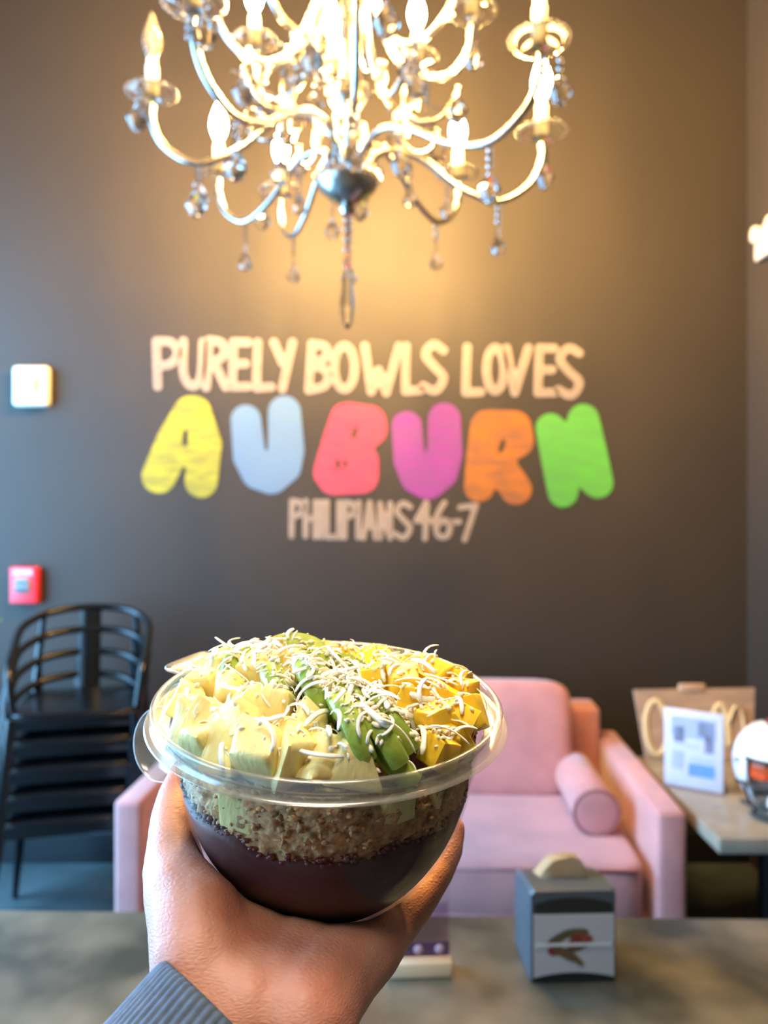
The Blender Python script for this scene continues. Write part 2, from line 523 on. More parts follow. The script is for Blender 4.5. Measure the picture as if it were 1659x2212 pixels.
def Z(x, y, r):      # sizes read off a 1.536x enlargement of the sign
    return (280 + x / 1.536, 700 + y / 1.536, r / 1.536)
def chalk_fill(name, col, amt):
    dark = tuple(c * amt + .02 for c in col[:3]) + (1,)
    return mat(name, col, 0.85, scale=11, col2=dark, stretch=(1, 1, 3.2))
AUB = [
    ('A', srgb(152, 148, 40), .55, [[Z(98, 505, 57), Z(150, 390, 60), Z(205, 298, 60)], [Z(212, 298, 60), Z(252, 400, 54), Z(238, 522, 54)], [Z(130, 420, 50), Z(240, 425, 50)]], [[Z(186, 360, 9), Z(184, 396, 10)], [Z(170, 520, 6), Z(166, 570, 16)]], 'yellow'),
    ('U', srgb(84, 114, 146), .85, [[Z(386, 318, 50), Z(398, 440, 54), Z(430, 490, 60), Z(470, 502, 62), Z(508, 470, 62), Z(520, 420, 60), Z(514, 292, 54)]], [], 'pale blue'),
    ('B', srgb(166, 54, 78), .75, [[Z(716, 312, 50), Z(690, 400, 54), Z(664, 492, 54)], [Z(725, 312, 52), Z(795, 325, 55), Z(800, 350, 54), Z(740, 400, 54)], [Z(700, 425, 54), Z(770, 455, 56), Z(768, 505, 58), Z(680, 512, 56)]], [[Z(750, 348, 8), Z(743, 372, 9)], [Z(690, 455, 7), Z(692, 475, 7)], [Z(716, 455, 6), Z(716, 476, 6)]], 'pink red'),
    ('U', srgb(120, 48, 122), .7, [[Z(920, 340, 50), Z(928, 450, 52), Z(955, 505, 58), Z(990, 522, 60), Z(1030, 490, 60), Z(1046, 430, 58), Z(1044, 316, 54)]], [], 'purple'),
    ('R', srgb(150, 88, 28), .55, [[Z(1184, 338, 52), Z(1172, 440, 54), Z(1160, 540, 50)], [Z(1195, 338, 54), Z(1275, 345, 58), Z(1286, 388, 55), Z(1215, 430, 54)], [Z(1225, 465, 52), Z(1282, 548, 52)]], [[Z(1240, 390, 8), Z(1230, 420, 9)]], 'orange'),
    ('N', srgb(72, 148, 54), .75, [[Z(1396, 345, 48), Z(1414, 450, 48), Z(1438, 558, 50)], [Z(1402, 350, 48), Z(1545, 525, 48)], [Z(1505, 318, 52), Z(1532, 420, 50), Z(1554, 528, 50)]], [], 'lime green'),
]
for ch, col, amt, sts, holes, cname in AUB:
    m = chalk_fill('chalk_' + cname.replace(' ', '_'), col, amt)
    o = blob_letter('painted_letter', sts, m, label=cname + ' fat painted letter', holes=holes, cell=3.6)

# ------------------------------------------------------------------ wall devices
def plate(name, x, y, w, h, d, m, wallpt, parent, bev=.008):
    bm = bmesh.new()
    bm_box(bm, (x - w / 2, -d, y - h / 2), (x + w / 2, 0, y + h / 2), bev, 3)
    o = obj(name, bm, m, parent, angle=50)
    return o
strobe = empty('alarm_strobe', (wp(75, 837).x, WALL_Y, wp(75, 837).z))
tag(strobe, 'white square alarm strobe high on the dark wall beside the lettering', 'alarm strobe')
plate('housing', 0, 0, .152, .172, .05, M_white, None, strobe, .016)
bm = bmesh.new()
bm_super(bm, (-.03, -.075, -.03), (.03, -.045, .035), .45)
obj('flash_lens', bm, mat('frosted_lens', srgb(226, 224, 220), .15, trans=.35), strobe)
tube('lens_bracket', [(-.04, -.052, -.045), (0, -.06, -.05), (.03, -.056, -.03), (.034, -.054, .03)], .004, M_white, strobe)
pull = empty('fire_alarm_pull_station', (wp(60, 1263).x, WALL_Y, wp(60, 1263).z))
tag(pull, 'red fire alarm pull station on the wall above the stacked chairs', 'fire alarm')
plate('housing', 0, 0, .118, .156, .045, M_red, None, pull, .008)
plate('pull_handle', 0, 0.002, .062, .06, .056, M_greyp, None, pull, .006)
for dz in (.012, -.014):
    box('handle_slot', (-.026, -.059, dz - .005), (.02, -.055, dz + .005), M_dispdark, pull)
box('instruction_strip', (-.04, -.047, .045), (.04, -.044, .068), mat('pale_red_print', srgb(236, 150, 160), .4), pull)
# emergency light at the edge of view on the right wall
el = empty('emergency_light', (WALL_R, 3.07, 2.60))
tag(el, 'white wall light box high on the side wall past the chandelier', 'emergency light')
box('housing', (-.035, -.10, -.07), (0, .10, .06), M_white, el, .008)
for y in (-.06, .06):
    bm = bmesh.new()
    bm_lathe(bm, [(0, .028), (.03, .024), (.034, .012), (.03, 0), (0, 0)], 20, Matrix.Translation((-.035, y, .03)) @ Matrix.Rotation(-pi / 2, 4, 'Y'))
    obj('lamp_head', bm, M_white, el)

# ------------------------------------------------------------------ pink sofa
SOFA_RZ = radians(-3.0)
sofa = empty('loveseat', (0.032, 2.30, 0), SOFA_RZ)
tag(sofa, 'pink velvet loveseat with square low arms against the dark wall', 'sofa')
HW = 0.86
box('seat_base', (-HW + .085, .01, .12), (HW - .085, .82, .27), M_pink, sofa, .012, 3)
for s in (-1, 1):
    x0, x1 = (s * HW, s * (HW - .088))
    a = box('arm', (min(x0, x1), 0, .06), (max(x0, x1),   .86, .618), M_pink, sofa, .018, 4)
    a['label'] = 'square pink armrest'
box('back_frame', (-HW + .088, .72, .12), (HW - .088, .88, .74), M_pink, sofa, .02, 4)
for s in (-1, 1):
    lo, hi = (min(0, s * .75), max(0, s * .75))
    sc_ = soft('seat_cushion', (lo + .002, .0, .275), (hi - .002, .70, .455), M_pink, sofa, .16, .05)
    bm = bmesh.new()
    for z in (.295, .437):
        bm_tube(bm, [(lo + .03, .004, z), (hi - .03, .004, z)], .0055, 8)
    obj('piping', bm, M_pinkpipe, sc_)
    T = Matrix.Translation((0, .56, .455)) @ Matrix.Rotation(radians(-9), 4, 'X')
    soft('back_cushion', (lo + .006 if s > 0 else lo + .11, -.02, -.01), (hi - .11 if s > 0 else hi - .006, .16, .415), M_pink, sofa, .27, 0, T)
for x in (-HW + .05, HW - .05):
    for y in (.06, .8):
        bm = bmesh.new()
        bm_lathe(bm, [(0, 0), (.016, 0), (.024, .062), (0, .062)], 14, Matrix.Translation((x, y, 0)))
        obj('leg', bm, M_dark, sofa)
# bolster lying inside the right arm
bo = empty('bolster_cushion', (0.685, 2.47, .53), SOFA_RZ)
tag(bo, 'round pink bolster cushion lying along the right sofa arm', 'cushion')
bm = bmesh.new()
R = .073
bm_lathe(bm, [(0, .004), (.05, .0), (R - .008, .004), (R, .016), (R, .42), (R - .008, .432), (0, .436)], 36, Matrix.Rotation(-pi / 2, 4, 'X'))
obj('cover', bm, M_pink, bo, angle=40)
bm = bmesh.new()
bm_tube(bm, [(R * cos(i * pi / 16), .008, R * sin(i * pi / 16)) for i in range(33)], .005, 6, False)
obj('piping', bm, M_pinkpipe, bo)

# ------------------------------------------------------------------ stacked metal chairs
def make_chair():
    c = empty('metal_armchair')
    bm = bmesh.new()
    bm_super(bm, (-.21, -.21, -.012), (.21, .20, .006), .22, 40, 8)
    obj('seat', bm, M_black, c)
    for (x0, y0, x1, y1) in ((-.2, -.205, .2, -.205), (-.2, .195, .2, .195), (-.205, -.2, -.205, .19), (.205, -.2, .205, .19)):
        bm = bmesh.new()
        bm_box(bm, (min(x0, x1) - .004, min(y0, y1) - .004, -.05), (max(x0, x1) + .004, max(y0, y1) + .004, -.006), .003, 2)
        obj('apron', bm, M_black, c, angle=50)
    for sx in (-1, 1):
        for sy in (-1, 1):
            a, b = Vector((sx * .2, sy * .195, -.01)), Vector((sx * .245, sy * .25, -.45))
            bm = bmesh.new()
            bm_tube(bm, [a, a.lerp(b, .5), b], [.021, .017, .011], 10)
            obj('leg', bm, M_black, c, angle=60)
    hoop = catmull([(-.205, -.16, .0), (-.222, -.13, .13), (-.232, .0, .20), (-.225, .13, .262), (-.14, .235, .30), (0, .265, .312),
                    (.14, .235, .30), (.225, .13, .262), (.232, .0, .20), (.222, -.13, .13), (.205, -.16, .0)], 6)
    tube('back_hoop', hoop, .015, M_black, c, 10)
    tube('splat', [(0, .2, .0), (0, .235, .15), (0, .264, .31)], .04, M_black, c, 10, (1, .18))
    for s in (-1, 1):
        tube('back_post', [(s * .18, .19, .0), (s * .19, .21, .14), (s * .17, .222, .29)], .012, M_black, c, 8)
    return c
chair = make_chair()
order = ['lowest', 'second from the bottom', 'middle', 'second from the top', 'topmost']
for k in range(5):
    c = chair if k == 0 else copy_tree(chair)
    c.location = (-1.135 + .004 * k, 2.80 + .012 * k, .455 + k * .0875)
    c.rotation_euler = (0, 0, radians(14))
    tag(c, 'black metal armchair, %s in the stack left of the sofa' % order[k] if k != 4 else 'black metal armchair with curved back, topmost in the stack by the sofa', 'chair', 'stacked black metal armchairs')

# ------------------------------------------------------------------ plant at the left edge
pl = empty('potted_plant', (-1.50, 2.62, 0))
tag(pl, 'green leafy plant in a pale pot beside the stacked chairs', 'plant')
bm = bmesh.new()
bm_lathe(bm, [(0, 0), (.1, 0), (.12, .05), (.145, .44), (.15, .46), (.135, .46), (.13, .43), (0, .43)], 32)
obj('pot', bm, M_pot, pl, angle=50)
bm = bmesh.new()
bm_lathe(bm, [(0, .432), (.128, .43), (.125, .40)], 24)
obj('soil', bm, M_soil, pl)
tips = [(.125, -.02, 1.24, .055), (.10, .05, 1.08, .06), (.02, -.05, 1.33, .06), (-.1, .02, 1.2, .06), (-.13, -.06, 1.0, .06), (-.03, .1, 1.4, .06), (-.08, -.1, 1.42, .06)]
for (x, y, z, r) in tips:
    base = Vector((x * .3, y * .3, .43))
    top = Vector((x, y, z))
    tube('stem', catmull([base, base.lerp(top, .6) + Vector((0, 0, .05)), top], 5), .005, M_leaf, pl, 6)
    bm = bmesh.new()
    g = bmesh.ops.create_grid(bm, x_segments=8, y_segments=10, size=1)
    for v in bm.verts:
        t = (v.co.y + 1) / 2
        w = r * sin(pi * min(1, t * .96 + .02)) ** .6
        v.co = Vector((v.co.x * w, (t - .5) * r * 2.6, -.25 * abs(v.co.x) * w + -.03 * (t - .3) ** 2))
    bmesh.ops.solidify(bm, geom=bm.faces[:], thickness=.0012)
    yaw = math.atan2(y, x) - pi / 2
    bmesh.ops.transform(bm, matrix=Matrix.Translation(top) @ Matrix.Rotation(yaw, 4, 'Z') @ Matrix.Rotation(radians(50 if z < 1.3 else 20), 4, 'X'), verts=bm.verts[:])
    obj('leaf', bm, M_leaf, pl)

# ------------------------------------------------------------------ side table with sign, board and helmet
st = empty('side_table', (1.235, 2.47, 0))
tag(st, 'low side table with a thick taupe stone top right of the sofa', 'table')
box('table_top', (-.31, -.35, .555), (.31, .36, .60), M_taupe, st, .004, 2)
bm = bmesh.new()
bm_lathe(bm, [(0, .025), (.03, .03), (.03, .54), (.1, .555), (0, .555)], 20)
obj('pedestal', bm, M_dark, st, angle=40)
for a in range(4):
    tube('foot', [(0, 0, .03), (.25 * cos(a * pi / 2 + pi / 4), .25 * sin(a * pi / 2 + pi / 4), .012)], [.02, .012], M_dark, st, 8)
SGN = empty('acrylic_notice', (.925, 2.536, .601), math.atan2(-.096, .152))
tag(SGN, 'upright white framed notice with blue print on the side table', 'sign')
box('foot_plate', (0, -.02, 0), (.18, .035, .003), M_acrylic, SGN)
box('backing', (0, 0, .003), (.18, .006, .255), M_paper, SGN, .0015, 2)
def sgn(nm, x0, z0, x1, z1, m):
    box(nm, (x0, -.0012, z0), (x1, .0, z1), m, SGN)
sgn('printed_photo', .022, .165, .158, .232, M_paleprint)
sgn('printed_photo', .03, .15, .062, .2, M_greyprint)
sgn('printed_photo', .105, .175, .155, .222, M_greyprint)
sgn('printed_photo', .125, .125, .152, .178, M_greyprint)
sgn('printed_text_block', .025, .06, .06, .12, M_paleprint)
sgn('printed_text_block', .075, .045, .155, .085, M_blue)
for z in (.145, .135, .1, .092):
    sgn('printed_text_line', .03 if z > .12 else .08, z, .11 if z > .12 else .15, z + .004, M_paleprint)
box('frame_face', (-.002, -.004, .001), (.182, -.0015, .257), M_acrylic, SGN)

BD = empty('wooden_board', (1.155, 2.80, .601))
tag(BD, 'tan wooden board with cream painted loops leaning behind the notice', 'board')
TB = Matrix.Rotation(radians(-9), 4, 'X')
bm = bmesh.new()
vs = [bm.verts.new((x, y, z)) for y in (0, .012) for x, z in ((-.20, 0), (.19, 0), (.215, .252), (-.232, .245))]
for f in ((0, 1, 2, 3), (7, 6, 5, 4), (0, 4, 5, 1), (1, 5, 6, 2), (2, 6, 7, 3), (3, 7, 4, 0)):
    bm.faces.new([vs[i] for i in f])
bmesh.ops.transform(bm, matrix=TB, verts=bm.verts[:])
obj('panel', bm, M_tan, BD, smooth=False)
bm = bmesh.new()
bm_box(bm, (-.065, -.004, .235), (.035, .016, .268), .008, 3)
bmesh.ops.transform(bm, matrix=TB, verts=bm.verts[:])
obj('clip', bm, M_tan, BD, angle=50)
def board_loop(pts):
    bm = bmesh.new()
    bm_tube(bm, [Vector((x, -.001, z)) for x, z in pts], .011, 8, True, (1, .25))
    bmesh.ops.transform(bm, matrix=TB, verts=bm.verts[:])
    obj('painted_loop', bm, M_cream, BD)
board_loop([(-.155 + .04 * cos(t * pi / 10), .11 + .095 * sin(t * pi / 10)) for t in range(21)])
board_loop([(p.x, p.y) for p in catmull([(.055, .04, 0), (.06, .16, 0), (.085, .19, 0), (.105, .15, 0), (.108, .04, 0)], 5)])
board_loop([(p.x, p.y) for p in catmull([(.108, .13, 0), (.135, .185, 0), (.16, .15, 0), (.162, .04, 0)], 5)])

HM = empty('football_helmet', (1.165, 2.28, .60), radians(-6))
tag(HM, 'white football helmet with orange stripe and black face mask on the side table', 'helmet')
bm = bmesh.new()
HC = Vector((0, .02, .15))
nu, nv = 56, 34
def helm_pt(az, elv, grow=0.0):
    a, b, c = .112 + grow, .128 + grow, .125 + grow
    x, y, z = a * cos(elv) * sin(az), -b * cos(elv) * cos(az), c * sin(elv)
    if elv < 0:
        k = 1 - .12 * (elv / (pi / 2)) ** 2
        x *= k; y *= k
        z *= 1.12
    return HC + Vector((x, y, z))
def helm_open(az, elv):
    return abs(az) < radians(62 + max(0, -elv) * 8) and elv < radians(14)
rows = [[None] * nu for _ in range(nv + 1)]
for i in range(nv + 1):
    e = radians(-62) + radians(152) * i / nv
    for j in range(nu):
        rows[i][j] = bm.verts.new(helm_pt(-pi + 2 * pi * j / nu, e))
for i in range(nv):
    e = radians(-62) + radians(152) * (i + .5) / nv
    for j in range(nu):
        az = -pi + 2 * pi * (j + .5) / nu
        if helm_open(az, e): continue
        bm.faces.new((rows[i][j], rows[i][(j + 1) % nu], rows[i + 1][(j + 1) % nu], rows[i + 1][j]))
for v in [v for v in bm.verts if not v.link_faces]: bm.verts.remove(v)
bmesh.ops.remove_doubles(bm, verts=bm.verts[:], dist=1e-5)
bmesh.ops.solidify(bm, geom=bm.faces[:], thickness=.008)
shell = obj('shell', bm, M_helm, HM)
def helm_band(nm, az0, az1, m, e0, e1, grow):
    bm = bmesh.new()
    n = 22
    L, Rr = [], []
    for i in range(n + 1):
        e = e0 + (e1 - e0) * i / n
        # stripes of constant width running over the crown
        yb = -(.128 + grow) * cos(e); zb = (.125 + grow) * sin(e)
        k = sqrt(max(0, 1 - (az0 / .112) ** 2)); k2 = sqrt(max(0, 1 - (az1 / .112) ** 2))
        L.append(bm.verts.new(HC + Vector((az0, yb * k, zb * k))))
        Rr.append(bm.verts.new(HC + Vector((az1, yb * k2, zb * k2))))
    for i in range(n):
        bm.faces.new((L[i], Rr[i], Rr[i + 1], L[i + 1]))
    obj(nm, bm, m, shell)
helm_band('crown_stripe', -.016, .016, M_orange, radians(16), radians(150), .0022)
for s in (-1, 1):
    helm_band('edge_stripe', s * .024 - .005, s * .024 + .005, M_navy, radians(16), radians(150), .0022)
# dark brow gasket, orange liner pads, mask
def helm_arc(nm, e, m, r, a0=-64, a1=64, grow=.003, n=24):
    tube(nm, [helm_pt(radians(a0 + (a1 - a0) * i / n), e, grow) for i in range(n + 1)], r, m, HM, 8)
helm_arc('brow_gasket', radians(13), M_dispdark, .006)
for k, a in enumerate((-48, -18, 12, 42)):
    bm = bmesh.new()
    p = helm_pt(radians(a), radians(-4), -.022)
    bm_super(bm, (-.026, -.008, -.022), (.026, .008, .026), .4, 16, 10, Matrix.Translation(p) @ Matrix.Rotation(radians(a), 4, 'Z'))
    obj('liner_pad', bm, M_orange if k % 2 == 0 else M_orange, HM)
bm = bmesh.new()
bm_super(bm, (-.09, -.05, -.09), (.09, .08, .05), .6, 24, 14, Matrix.Translation(HC + Vector((0, .02, 0))))
obj('liner', bm, M_white, HM)
helm_arc('mask_bar', radians(-14), M_dispdark, .0055, -72, 72, .022)
helm_arc('mask_bar', radians(-36), M_dispdark, .0055, -72, 72, .03)
helm_arc('mask_bar', radians(-54), M_dispdark, .0055, -72, 72, .03)
for a in (-22, 22, -60, 60):
    tube('mask_bar', [helm_pt(radians(a), radians(e), .022) for e in (-12, -36, -54)], .005, M_dispdark, HM, 8)
bm = bmesh.new()
bm_super(bm, (-.05, -.035, -.03), (.05, .02, .03), .5, 20, 12, Matrix.Translation(HC + Vector((0, -.085, -.1))))
obj('chin_cup', bm, M_helm, HM)
for s in (-1, 1):
    bm = bmesh.new()
    bm_sphere(bm, helm_pt(radians(s * 80), radians(6), .004), .009, 2)
    obj('snap', bm, M_chrome, HM)

# ------------------------------------------------------------------ foreground table
TZ = 0.76
ft = empty('stone_table', (0, 1.0, 0), radians(-1.3))
tag(ft, 'grey mottled stone dining table in front of the sofa', 'table')
box('table_top', (-1.25, -.42, TZ - .045), (1.2, .415, TZ), M_stone, ft, .005, 2)
for x in (-.8, .8):
    bm = bmesh.new()
    bm_lathe(bm, [(0, 0), (.26, 0), (.26, .012), (.05, .03), (.04, .06), (.04, TZ - .1), (.14, TZ - .045), (0, TZ - .045)], 28, Matrix.Translation((x, -.05, 0)))
    obj('pedestal', bm, M_dark, ft, angle=40)

# napkin dispenser
nd = empty('napkin_dispenser', (.296, 1.272, TZ + .001), radians(2))
tag(nd, 'dark grey napkin dispenser with a printed front panel on the stone table', 'dispenser')
bm = bmesh.new()
w, d, h = .069, .062, .147
n = 14
# body: side outline with a crowned top that falls towards the back
def disp_top(y):
    t = (y + d) / (2 * d)
    return h - .022 * t * t - .002
secs = []
for i in range(n + 1):
    y = -d + 2 * d * i / n
    zt = disp_top(y)
    if i in (0, n): zt -= .003
    xs = w - (.002 if i in (0, n) else 0)
    secs.append([bm.verts.new(p) for p in ((-xs, y, 0), (xs, y, 0), (xs, y, zt - .006), (xs - .006, y, zt), (-xs + .006, y, zt), (-xs, y, zt - .006))])
for a, b in zip(secs, secs[1:]):
    for j in range(6):
        bm.faces.new((a[j], a[(j + 1) % 6], b[(j + 1) % 6], b[j]))
bm.faces.new(secs[0]); bm.faces.new(secs[-1][::-1])
obj('body', bm, M_disp, nd, angle=35)
def arch_plate(nm, x, z0, z1, sag0, sag1, y, th, m):
    bm = bmesh.new()
    n = 16
    fr, bk = [], []
    for yy, L in ((y, fr), (y + th, bk)):
        for i in range(n + 1):
            t = -1 + 2 * i / n
            L.append((bm.verts.new((x * t, yy, z0 + sag0 * (1 - t * t))), bm.verts.new((x * t, yy, z1 + sag1 * (1 - t * t)))))
    for i in range(n):
        bm.faces.new((fr[i][0], fr[i + 1][0], fr[i + 1][1], fr[i][1]))
        bm.faces.new((bk[i + 1][0], bk[i][0], bk[i][1], bk[i + 1][1]))
        bm.faces.new((fr[i][1], fr[i + 1][1], bk[i + 1][1], bk[i][1]))
        bm.faces.new((fr[i + 1][0], fr[i][0], bk[i][0], bk[i + 1][0]))
    return obj(nm, bm, m, nd, smooth=False)
arch_plate('top_recess', .062, .108, .122, 0, .010, -d - .001, .004, M_dispdark)
pan = arch_plate('front_panel', .064, .008, .106, .008, 0, -d - .003, .005, M_card)
arch_plate('base_recess', .064, .001, .006, 0, .009, -d - .0012, .004, M_dispdark)
# flat print on the panel: a spray of leaves and fruit with a pale line of lettering
def blotch(nm, x, z, rx, rz, rot, m, k):
    bm = bmesh.new()
    N = 16
    y0 = -d - .0034 - .0002 * k
    vs = [bm.verts.new((x + rx * cos(2 * pi * i / N) * cos(rot) - rz * sin(2 * pi * i / N) * sin(rot), y0, z + rx * cos(2 * pi * i / N) * sin(rot) + rz * sin(2 * pi * i / N) * cos(rot))) for i in range(N)]
    f = bm.faces.new(vs)
    bmesh.ops.solidify(bm, geom=[f], thickness=.0002)
    obj(nm, bm, m, pan, smooth=False)
M_olive = mat('olive_print', srgb(122, 112, 76), .5)
M_rust = mat('rust_print', srgb(168, 84, 72), .5)
M_brownp = mat('brown_print', srgb(140, 108, 72), .5)
for k, (x, z, rx, rz, ro, m) in enumerate([(-.024, .07, .022, .007, .5, M_olive), (0, .078, .024, .007, .1, M_olive), (.012, .07, .018, .008, -.1, M_rust), (-.03, .052, .012, .009, .2, M_rust),
                                           (-.012, .045, .024, .007, -.5, M_brownp), (.004, .056, .02, .006, .3, M_olive), (.0, .062, .01, .008, 0, M_rust), (.004, .036, .014, .004, -.7, M_brownp)]):
    blotch('leaf_print', x, z, rx, rz, ro, m, k)
box('lettering_strip', (-.06, -d - .0058, .0585), (.06, -d - .0054, .0635), mat('pale_lettering', srgb(206, 204, 204), .5), pan)
# napkin pulled up through the slot: a folded tent of paper
bm = bmesh.new()
prof = [(-.052, .0, .0), (-.044, -.004, .008), (-.028, -.005, .028), (-.018, -.004, .036), (.012, -.002, .04), (.026, -.003, .037), (.04, -.004, .016), (.052, .0, .0)]
rowsn = []
for s in (-1, 1):
    for (x, y, z) in prof:
        pass
A_ = [bm.verts.new((x, -.012 + y, h - .015 + z * .25)) for x, y, z in prof]
B_ = [bm.verts.new((x, -.008 + y + .002 * sin(i * 2.1), h - .015 + z)) for i, (x, y, z) in enumerate(prof)]
C_ = [bm.verts.new((x * .96, .016 - y, h - .015 + z * .9)) for x, y, z in prof]
D_ = [bm.verts.new((x, .028, h - .018 + z * .1)) for x, y, z in prof]
for a, b in ((A_, B_), (B_, C_), (C_, D_)):
    for i in range(len(prof) - 1):
        bm.faces.new((a[i], a[i + 1], b[i + 1], b[i]))
bmesh.ops.solidify(bm, geom=bm.faces[:], thickness=.0012)
nap = empty('paper_napkin', nd.location, radians(2))
tag(nap, 'folded kraft paper napkin poking out of the dispenser top', 'napkin')
obj('folded_sheet', bm, M_napkin, nap, angle=40)

# acrylic table sign
ts = empty('table_sign', (.055, 1.235, TZ + .001), radians(3))
tag(ts, 'small clear acrylic table sign with a plum band and cream base', 'sign')
box('base', (-.052, -.018, 0), (.052, .02, .024), M_wood, ts, .002, 2)
box('acrylic_sheet', (-.05, -.002, .02), (.05, .002, .155), M_acrylic, ts)
box('printed_card', (-.048, -.0005, .05), (.048, .0005, .11), clear_plastic('tinted_film', (.88, .78, .86, 1), .3, .2, .02), ts)
bandp = box('plum_band', (-.05, -.0035, .026), (.05, -.0022, .05), M_purple, ts)
for x in (-.034, 0, .034):
    bm = bmesh.new()
    bm_lathe(bm, [(0, .001), (.0075, .001), (.0075, 0), (.0055, 0), (.0055, .0006), (0, .0006)], 20, Matrix.Translation((x, -.0036, .038)) @ Matrix.Rotation(pi / 2, 4, 'X'))
    obj('round_icon', bm, M_lilac, bandp)

# ------------------------------------------------------------------ chandelier
CK = 1.20         # the fixture is 1.1 m across and hangs over the front of the sofa
CX, CY, CZ0 = -0.081 * CK, 1.70 * CK, CAM_Z
ch = empty('chandelier', (CX, CY, CZ0))
ch.scale = (CK, CK, CK)
tag(ch, 'silver two tier crystal chandelier with lit candle bulbs', 'chandelier')

def mesh_of(fn, name, m, smooth=True, angle=None):
    bm = bmesh.new(); fn(bm)
    bmesh.ops.recalc_face_normals(bm, faces=bm.faces)
    me = bpy.data.meshes.new(name); bm.to_mesh(me); bm.free()
    me.materials.append(m)
    if smooth:
        me.polygons.foreach_set('use_smooth', [True] * len(me.polygons))
        if angle: me.set_sharp_from_angle(angle=radians(angle))
    return me
def put(name, me, parent, loc=(0, 0, 0), rz=0.0, sc=1.0, rot=None):
    o = bpy.data.objects.new(name, me)
    COL.objects.link(o)
    o.parent = parent
    o.location = loc
    o.rotation_euler = rot if rot else (0, 0, rz)
    o.scale = (sc, sc, sc)
    return o
me_dish = mesh_of(lambda bm: bm_lathe(bm, [(0, -.012), (.010, -.012), (.018, -.006), (.038, .0), (.05, .009), (.053, .013), (.049, .012), (.036, .004), (.016, -.001), (0, 0)], 28), 'drip_dish', M_crystal, True, 50)
def beads(bm, R, n, r, z):
    for i in range(n):
        bm_sphere(bm, (R * cos(2 * pi * i / n), R * sin(2 * pi * i / n), z), r, 1)
me_rim = mesh_of(lambda bm: beads(bm, .052, 24, .0062, .013), 'bead_rim', M_crystal)
me_candle = mesh_of(lambda bm: bm_lathe(bm, [(0, 0), (.0135, 0), (.0135, .07), (.011, .075), (.011, .088), (0, .088)], 18), 'candle_sleeve', M_candle, True, 40)
me_bulb = mesh_of(lambda bm: bm_lathe(bm, [(0, 0), (.010, 0), (.018, .018), (.0215, .034), (.020, .05), (.013, .072), (.006, .090), (.003, .1), (0, .102)], 14), 'flame_bulb', M_bulb)
me_bulb_off = mesh_of(lambda bm: bm_lathe(bm, [(0, 0), (.010, 0), (.018, .018), (.0215, .034), (.020, .05), (.013, .072), (.006, .090), (.003, .1), (0, .102)], 18), 'flame_bulb', M_bulb_off)
me_fil = mesh_of(lambda bm: bm_tube(bm, [(0, 0, .005), (.004, 0, .025), (-.003, .002, .04), (0, 0, .055)], .0022, 6), 'filament', M_filament)
def drop(bm, L=.05, r=.014):
    bm_lathe(bm, [(0, 0), (.003, -.002), (.0045, -.3 * L), (.7 * r, -.58 * L), (r, -.76 * L), (.72 * r, -.92 * L), (0, -L)], 8)
me_drop = mesh_of(lambda bm: drop(bm, .068, .017), 'teardrop', M_crystal, False)
me_bead = mesh_of(lambda bm: bm_sphere(bm, (0, 0, 0), .0075, 1), 'crystal_bead', M_crystal, False)
me_spear = mesh_of(lambda bm: bm_lathe(bm, [(0, 0), (.005, -.004), (.006, -.03), (.011, -.075), (.008, -.1), (0, -.112)], 6), 'spear_drop', M_crystal, False)
me_shortdrop = mesh_of(lambda bm: bm_lathe(bm, [(0, 0), (.008, -.01), (.020, -.03), (.023, -.038), (.012, -.058), (0, -.066)], 8), 'kite_drop', M_crystal, False)

def pendant(parent, loc, kind=0, chain=2):
    z = -.008
    for i in range(chain):
        put('crystal_bead', me_bead, parent, (loc[0], loc[1], loc[2] + z))
        z -= .0155
    me = (me_drop, me_shortdrop, me_spear)[kind]
    put(me.name.split('.')[0], me, parent, (loc[0], loc[1], loc[2] + z + .006), random.uniform(0, 3))

def arm(phi, prof, lit=True, kind=0, R=1.0, pend_i=None, rad=.0075, extra=True):
    """prof: radial profile (r, z) of the arm from hub to dish"""
    a = radians(phi)
    pts = catmull([Vector((r * cos(a), r * sin(a), z)) for r, z in prof], 7)
    o = tube('arm', pts, rad, M_chrome, ch, 10)
    e = Vector((prof[-1][0] * cos(a), prof[-1][0] * sin(a), prof[-1][1]))
    put('drip_dish', me_dish, o, e + Vector((0, 0, .012)))
    put('bead_rim', me_rim, o, e + Vector((0, 0, .012)), random.uniform(0, 1))
    put('candle_sleeve', me_candle, o, e + Vector((0, 0, .012)))
    if lit:
        put('flame_bulb', me_bulb, o, e + Vector((0, 0, .1)))
    else:
        put('flame_bulb', me_bulb_off, o, e + Vector((0, 0, .1)))
        put('filament', me_fil, o, e + Vector((0, 0, .102)))
    i = pend_i if pend_i is not None else int(len(pts) * .62)
    zmin = min(range(len(pts)), key=lambda k: pts[k].z)
    pendant(o, pts[zmin] - Vector((0, 0, rad)), kind, 3)
    if extra:
        # beads hung from the dish edge towards the outside
        ee = e + Vector((.05 * cos(a + 1.2), .05 * sin(a + 1.2), .012))
        pendant(o, ee, 1, 2)
    # bead cluster on the arm where it leaves the cup
    for k in range(3):
        put('crystal_bead', me_bead, o, e + Vector((.012 * cos(a), .012 * sin(a), -.012 - .015 * k)), 0, .8)
    return o

